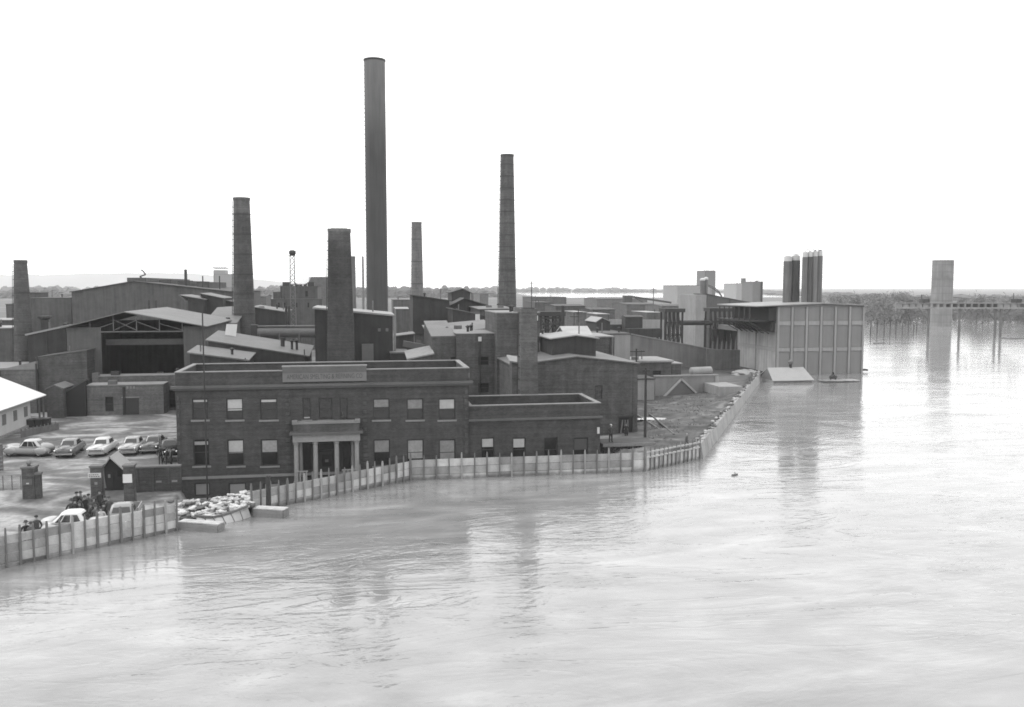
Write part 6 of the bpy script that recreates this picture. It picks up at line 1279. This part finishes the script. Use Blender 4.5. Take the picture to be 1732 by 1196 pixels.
poses = [dict(arms='pocket', long=True), dict(arms='side', step=0.1), dict(arms='pocket', step=0.06, head=1), dict(arms='side', long=True, head=-1), dict(arms='rail', lean=0.12)]
PM = [person_mesh(poses[i % 5], M_COAT[(i * 3) % 4], M_COAT[(i + 1) % 3], i) for i in range(8)]; PM_W = person_mesh(poses[1], M_SHIRT, M_COAT[1], 20); PM_R = person_mesh(poses[4], M_COAT[0], M_COAT[1], 9)
HATS = [hat_mesh(M_HAT, 'brim'), hat_mesh(M_COAT[2], 'brim'), hat_mesh(M_COAT[0], 'cap')]; HATW = hat_mesh(M_CAP, 'cap'); SK = [coat_skirt(m) for m in M_COAT]
def person(label, p, rz, body, hat=None, skirt=None, group=None, lean=0.0, h=1.0):
    o = bpy.data.objects.new('person', body); C.objects.link(o); o.location = p; o.rotation_euler = (0, 0, rz); o.scale = (h, h, h); tag(o, label, 'person', group)
    if hat: c = link('hat', hat, o, local=True); c.location = (0, -lean - 0.005, 1.755)
    if skirt: link('coat_skirt', skirt, o, local=True)
    return o
random.seed(11)
crowd = [(131, 833), (137, 831), (122, 846), (129, 847), (146, 838), (151, 836), (160, 844), (169, 829), (178, 838), (185, 841), (154, 853), (176, 852), (140, 850), (163, 856)]
for i, (px, py) in enumerate(crowd):
    p = atz(px, py + 41, 0.15); k = i % 8; cm = (k * 3) % 4
    person('man in dark coat in the crowd waiting by the guard hut', (p.x, p.y, 0.1), random.uniform(-2.8, 2.8), PM[k], random.choice(HATS), SK[cm] if poses[k % 5].get('long') else None, 'crowd by the guard hut', lean=poses[k % 5].get('lean', 0), h=random.uniform(0.96, 1.05))
p = atz(172, 901, 0.2); person('person in a pale shirt at the front of the crowd', (p.x, p.y, 0.15), 0.4, PM_W, HATS[2])
for px, py, lab, b_ in ((44, 881, 'stooping person in a coat looking over the lower board wall, left of three', 0), (52, 884, 'middle person of the three looking over the lower board wall', 1), (61, 873, 'taller person in a dark jacket, right of the three at the board wall', 2)):
    d_ = (a1 - a0).normalized(); p = atz(px, py + 22, 1.35); yw_ = p.y + 0.75
    q = aty(px, py, yw_); person(lab, (q.x, yw_, q.z - 1.80), (0.2, -0.3, 0.5)[b_], PM_R if b_ == 0 else PM[b_], HATS[b_], None, 'people at the board wall', lean=0.12 if b_ == 0 else 0)
pl = thing('staging', 'low plank staging behind the lower board wall where people stand', 'platform', atz(52, 930, 0.3))
A, B = atz(30, 936, 0.2), atz(76, 926, 0.2); nn_ = Vector((-(B - A).y, (B - A).x, 0)).normalized()
for k in range(4): MB().bar(A + nn_ * (0.35 + 0.3 * k) + Vector((0, 0, 0.16)), B + nn_ * (0.35 + 0.3 * k) + Vector((0, 0, 0.16)), 0.28, 0.06).build('plank', M_WOODS[k % 3], pl)
for i, (px, py) in enumerate(((272, 752), (281, 756), (290, 757))):
    p = atz(px, py + 33, 0.16); person(('person in a dark coat by the truck, left of three', 'person in a dark coat by the truck, middle of three', 'person in a dark coat by the truck, nearest the office')[i], (p.x, p.y, 0.1), random.uniform(-2, 2), PM[i + 3], HATS[i], None, 'people by the truck')
person('person in a white cap on the low platform shed', (aty(1031, 745, decky).x, decky - 0.4, deckz), 0.3, PM[2], HATW, None)
p = atz(1173, 757, 1.2); person('person with bare head standing at the corner of the river wall', (p.x - 0.4, p.y + 0.8, 0.75), 0.8, PM[1], None, None)
p = atz(1059, 742, 0.2); person('person standing in front of the brick hall doorway', (p.x, p.y, 0.1), 0.1, PM[0], HATS[0], SK[0])

# ================================================================ TREES, HILLS, DEBRIS, GRASS
M_BARK = mat('wet_bark', 0.16, var=0.3, obj=True); M_TWIG = mat('bare_twig_haze', 0.25, var=0.4, scale=0.5, obj=True, bump=0)
def tree_meshes(seed, H, Wd):
    rnd = random.Random(seed); tk_ = MB(); cr_ = MB(); tips = []
    def limb(p, d_, l, r_, lev):
        q = p + d_ * l; tk_.tube(p, q, r_, r_ * 0.62, n=5, cap=False); tips.append((q, lev))
        if lev < 4:
            for _ in range(rnd.choice((2, 3, 3))):
                nd = (d_ + Vector((rnd.uniform(-1, 1), rnd.uniform(-1, 1), rnd.uniform(-0.25, 0.7))) * 0.75).normalized(); limb(q, nd, l * rnd.uniform(0.6, 0.8), r_ * 0.58, lev + 1)
    limb(Vector((0, 0, -2)), Vector((rnd.uniform(-.08, .08), 0, 1)).normalized(), H * 0.30, H * 0.018, 0)
    for _ in range(90):       # low brushy shoots round the stem
        e = Vector((rnd.gauss(0, 1.0), rnd.gauss(0, 1.0), rnd.uniform(0.02, 0.5))); tips.append((Vector((e.x * H * 0.16, e.y * H * 0.16, e.z * H)), 3))
    ends = [t_ for t_ in tips if t_[1] >= 2]
    for e, lev in ends:
        for _ in range(9 if lev >= 3 else 6):
            c = e + Vector((rnd.gauss(0, 1), rnd.gauss(0, 1), rnd.gauss(0, 0.9))) * H * 0.055; a = Vector((rnd.gauss(0, 1), rnd.gauss(0, 1), rnd.gauss(0, 1))).normalized(); b_ = a.orthogonal().normalized(); s = H * rnd.uniform(0.025, 0.06)
            cr_.add([c - a * s, c + b_ * s * 0.14, c + a * s, c - b_ * s * 0.14], [(0, 1, 2, 3)])
    zmax = max(e.z for e, l in tips); k = H / (zmax + H * 0.03); wmax = max(abs(e.x) for e, l in tips); kx = Wd / wmax
    for m_ in (tk_, cr_): m_.v = [(x * kx, y * kx, z * k if z > 0 else z) for x, y, z in m_.v]
    return tk_.mesh('trunk', M_BARK), cr_.mesh('crown', M_TWIG)
TM = [tree_meshes(s, 13, 7.5) for s in (1, 2, 3, 4)]
random.seed(17)
def tree(label, px, py, pyt, k, wide=1.0):
    p = atz(px, py); h = aty(px, pyt, p.y).z; o = thing('flooded_tree', label, 'tree', (p.x, p.y, 0), 'bare trees on the flooded far bank', random.uniform(0, 6)); s = h / 13.0; o.scale = (s * wide, s * wide, s)
    link('trunk', TM[k % 4][0], o, local=True); link('crown', TM[k % 4][1], o, local=True)
tl = [(1473, 546, 500), (1482, 548, 505), (1490, 547, 499), (1499, 549, 503), (1507, 548, 497), (1514, 547, 496), (1522, 548, 502), (1531, 546, 503), (1540, 547, 506), (1549, 546, 504), (1562, 545, 501), (1572, 545, 505), (1621, 541, 506), (1633, 541, 505), (1643, 544, 506), (1652, 546, 501), (1661, 547, 502), (1671, 546, 505), (1683, 545, 507), (1697, 545, 504), (1709, 546, 502), (1721, 546, 503), (1732, 546, 504), (1745, 546, 503), (1405, 540, 500), (1418, 540, 499), (1431, 540, 498), (1445, 540, 501), (1458, 541, 499), (1607, 541, 508), (1588, 542, 506)]
for i, (a, b_, c) in enumerate(tl): tree('bare grey tree in the clump behind the mill roof' if a < 1465 else 'bare grey tree in the flooded clump between the mill and the concrete tower' if a < 1600 else 'bare grey tree in the flooded clump right of the concrete tower', a, b_, c, i, 1.15)
# undergrowth mass on the far bank and the distant wood: nobody could count it
def wood(name, label, pts, hgt, seed, m, dep=40, step=6, card=True):
    """pts: (px, D) along the wood's front; a ragged mass of foliage clumps with depth"""
    rnd = random.Random(seed); mb = MB()
    for (pa_, Da, ha), (pb_, Db, hb) in zip(pts, pts[1:]):
        A = aty(pa_, 500, Yof(pa_, Da)); B = aty(pb_, 500, Yof(pb_, Db)); n = max(2, int((B - A).length / step))
        for i in range(n):
            t_ = (i + rnd.random()) / n; p = A.lerp(B, t_); h = (ha + (hb - ha) * t_) * (0.72 + 0.4 * mnoise.noise((p.x * 0.012, p.y * 0.012, seed)) + rnd.uniform(-0.10, 0.12)); r_ = step * rnd.uniform(0.8, 1.4)
            y = p.y + rnd.uniform(0, dep); 
            vs = []; nu, nv = 6, 4
            for v in range(nv + 1):
                zz_ = h * v / nv; rr_ = r_ * (1.0 - 0.25 * v / nv if v < nv else 0.25)
                for u in range(nu): ang = 2 * math.pi * u / nu + v * 0.5; k = rnd.uniform(0.75, 1.25); vs.append((p.x + rr_ * k * math.cos(ang), y + rr_ * k * math.sin(ang), zz_ * rnd.uniform(0.93, 1.05)))
            mb.add(vs, [(v * nu + u, v * nu + (u + 1) % nu, (v + 1) * nu + (u + 1) % nu, (v + 1) * nu + u) for v in range(nv) for u in range(nu)] + [tuple(nv * nu + u for u in range(nu))])
    tag(mb.build(name, m), label, kind='stuff')
M_WOOD = mat('distant_wood', 0.2, var=0.3, scale=0.05, bump=0); M_WOOD2 = mat('far_wood', 0.10, var=0.3, scale=0.03, bump=0)
wood('bank_undergrowth', 'grey undergrowth behind the flooded trees', [(1380, 470, 8), (1480, 480, 8), (1560, 490, 6.5), (1640, 500, 5.5), (1760, 505, 7), (1900, 510, 7)], 8, 3, M_WOOD, 25, 2.2)
wood('distant_wood', 'long hazy line of woods along the horizon', [(-300, 1900, 22), (200, 2000, 20), (500, 2100, 24), (700, 2300, 20), (900, 2500, 20), (1000, 2500, 16), (1100, 2450, 17), (1250, 2300, 14), (1400, 1500, 9), (1500, 1100, 10), (1650, 1000, 8), (1900, 1000, 9)], 20, 5, M_WOOD2, 120, 14)
wood('mid_wood', 'grey wooded rise across the far fields', [(-200, 1200, 16), (300, 1250, 17), (560, 1300, 20), (700, 1250, 19), (840, 1300, 17), (880, 1300, 8)], 9, 8, M_WOOD2, 80, 8)
# hills on the left horizon
def hills(name, pts, D, m, dep=900):
    mb = MB(); vs = []; n = len(pts)
    for px, py in pts:
        yy = Yof(px, D); p = aty(px, py, yy); q2 = aty(px, py, yy + dep)
        vs += [(aty(px, 480, yy - 700).x, yy - 700, 0.2), (p.x, p.y, max(p.z, 1)), (q2.x, q2.y, 0.2)]
    mb.add(vs, [(i * 3 + k, (i + 1) * 3 + k, (i + 1) * 3 + k + 1, i * 3 + k + 1) for i in range(n - 1) for k in range(2)]); mb.build(name, m, smooth=True)['kind'] = 'structure'
hp = []
for i in range(110):
    px = -250 + i * 14; env = 461 + 4 * math.sin(px * 0.011 + 1) + max(0, (px - 200) * 0.055); hp.append((px, env + 2.5 * mnoise.noise((px * 0.03, 0.3, 0))))
hills('hills', hp, 5600, mat('hazy_hillside', 0.22, var=0.3, scale=0.004, bump=0), 1200)
# drifting debris
def log(label, px, py, l, r_, rz):
    p = atz(px, py); o = thing('drifting_log', label, 'log', (p.x, p.y, 0), 'driftwood in the river', rz); MB().tube((-l / 2, 0, 0.02), (l / 2, 0, 0.06), r_, r_ * 0.6, n=9).build('trunk', M_BARK, o, local=True); MB().tube((l * 0.1, 0, 0.05), (l * 0.3, 0.2, 0.25), r_ * 0.5, r_ * 0.2, n=6).build('branch', M_BARK, o, local=True)
log('dark driftwood log in the white water right of the mill', 1488, 581, 4.0, 0.32, 0.1); log('small dark snag breaking the surface in mid river', 1243, 804, 0.7, 0.13, 0.5); log('branching driftwood at the right edge below the conveyor bridge', 1722, 553, 5, 0.4, -0.2); log('small floating stick near the right edge', 1702, 553, 1.6, 0.25, 0.5); 
# rough grass on the bank behind the river wall
random.seed(2); gb = MB()
from mathutils.bvhtree import BVHTree
def gz(x, y): ix = min(max(np.searchsorted(gx, x) - 1, 0), nx - 1); iy = min(max(np.searchsorted(gy, y) - 1, 0), ny - 1); return float(zz[iy, ix])
cnt = 0
poly = [P2(1090, 770), P2(1180, 752), P2(1270, 650), P2(1215, 672), P2(1105, 672), P2(1085, 720)]
xs_ = [p[0] for p in poly]; ys_ = [p[1] for p in poly]
while cnt < 1500:
    x = random.uniform(min(xs_), max(xs_)); y = random.uniform(min(ys_), max(ys_))
    if not inside(poly, np.array([x]), np.array([y]))[0]: cnt += 0.25; continue
    if mnoise.noise((x * 0.25, y * 0.25, 4)) < -0.12: cnt += 0.5; continue
    z = gz(x, y)
    if z < -0.5: cnt += 0.5; continue
    for _ in range(3):
        a = random.uniform(0, 6.28); h = random.uniform(0.06, 0.24); dx, dy_ = math.cos(a) * 0.05, math.sin(a) * 0.05; lx_, ly_ = random.uniform(-.2, .2), random.uniform(-.2, .2)
        gb.add([(x - dx, y - dy_, z - 0.05), (x + dx, y + dy_, z - 0.05), (x + lx_, y + ly_, z + h)], [(0, 1, 2)])
    cnt += 1
me = bpy.data.meshes.new('bank_grass'); me.from_pydata(gb.v, [], gb.f); me.materials.append(mat('dry_bank_grass', 0.2, var=0.4, scale=0.8, bump=0)); o = link('bank_grass', me); tag(o, 'rough grass on the bank behind the river wall', kind='stuff')
# ================================================================ HAZE
hz = MB().box(-6200, 6200, -1000, 7100, -6.0, 92.0).build('haze', [])
hm = bpy.data.materials.new('haze_air'); hm.use_nodes = True; t = hm.node_tree; t.nodes.clear()
pv = t.nodes.new('ShaderNodeVolumePrincipled'); pv.inputs['Color'].default_value = (0.97, 0.97, 0.97, 1); pv.inputs['Density'].default_value = 0.00016; pv.inputs['Anisotropy'].default_value = 0.0
om = t.nodes.new('ShaderNodeOutputMaterial'); t.links.new(pv.outputs[0], om.inputs['Volume'])
hz.data.materials.append(hm); hz['kind'] = 'stuff'
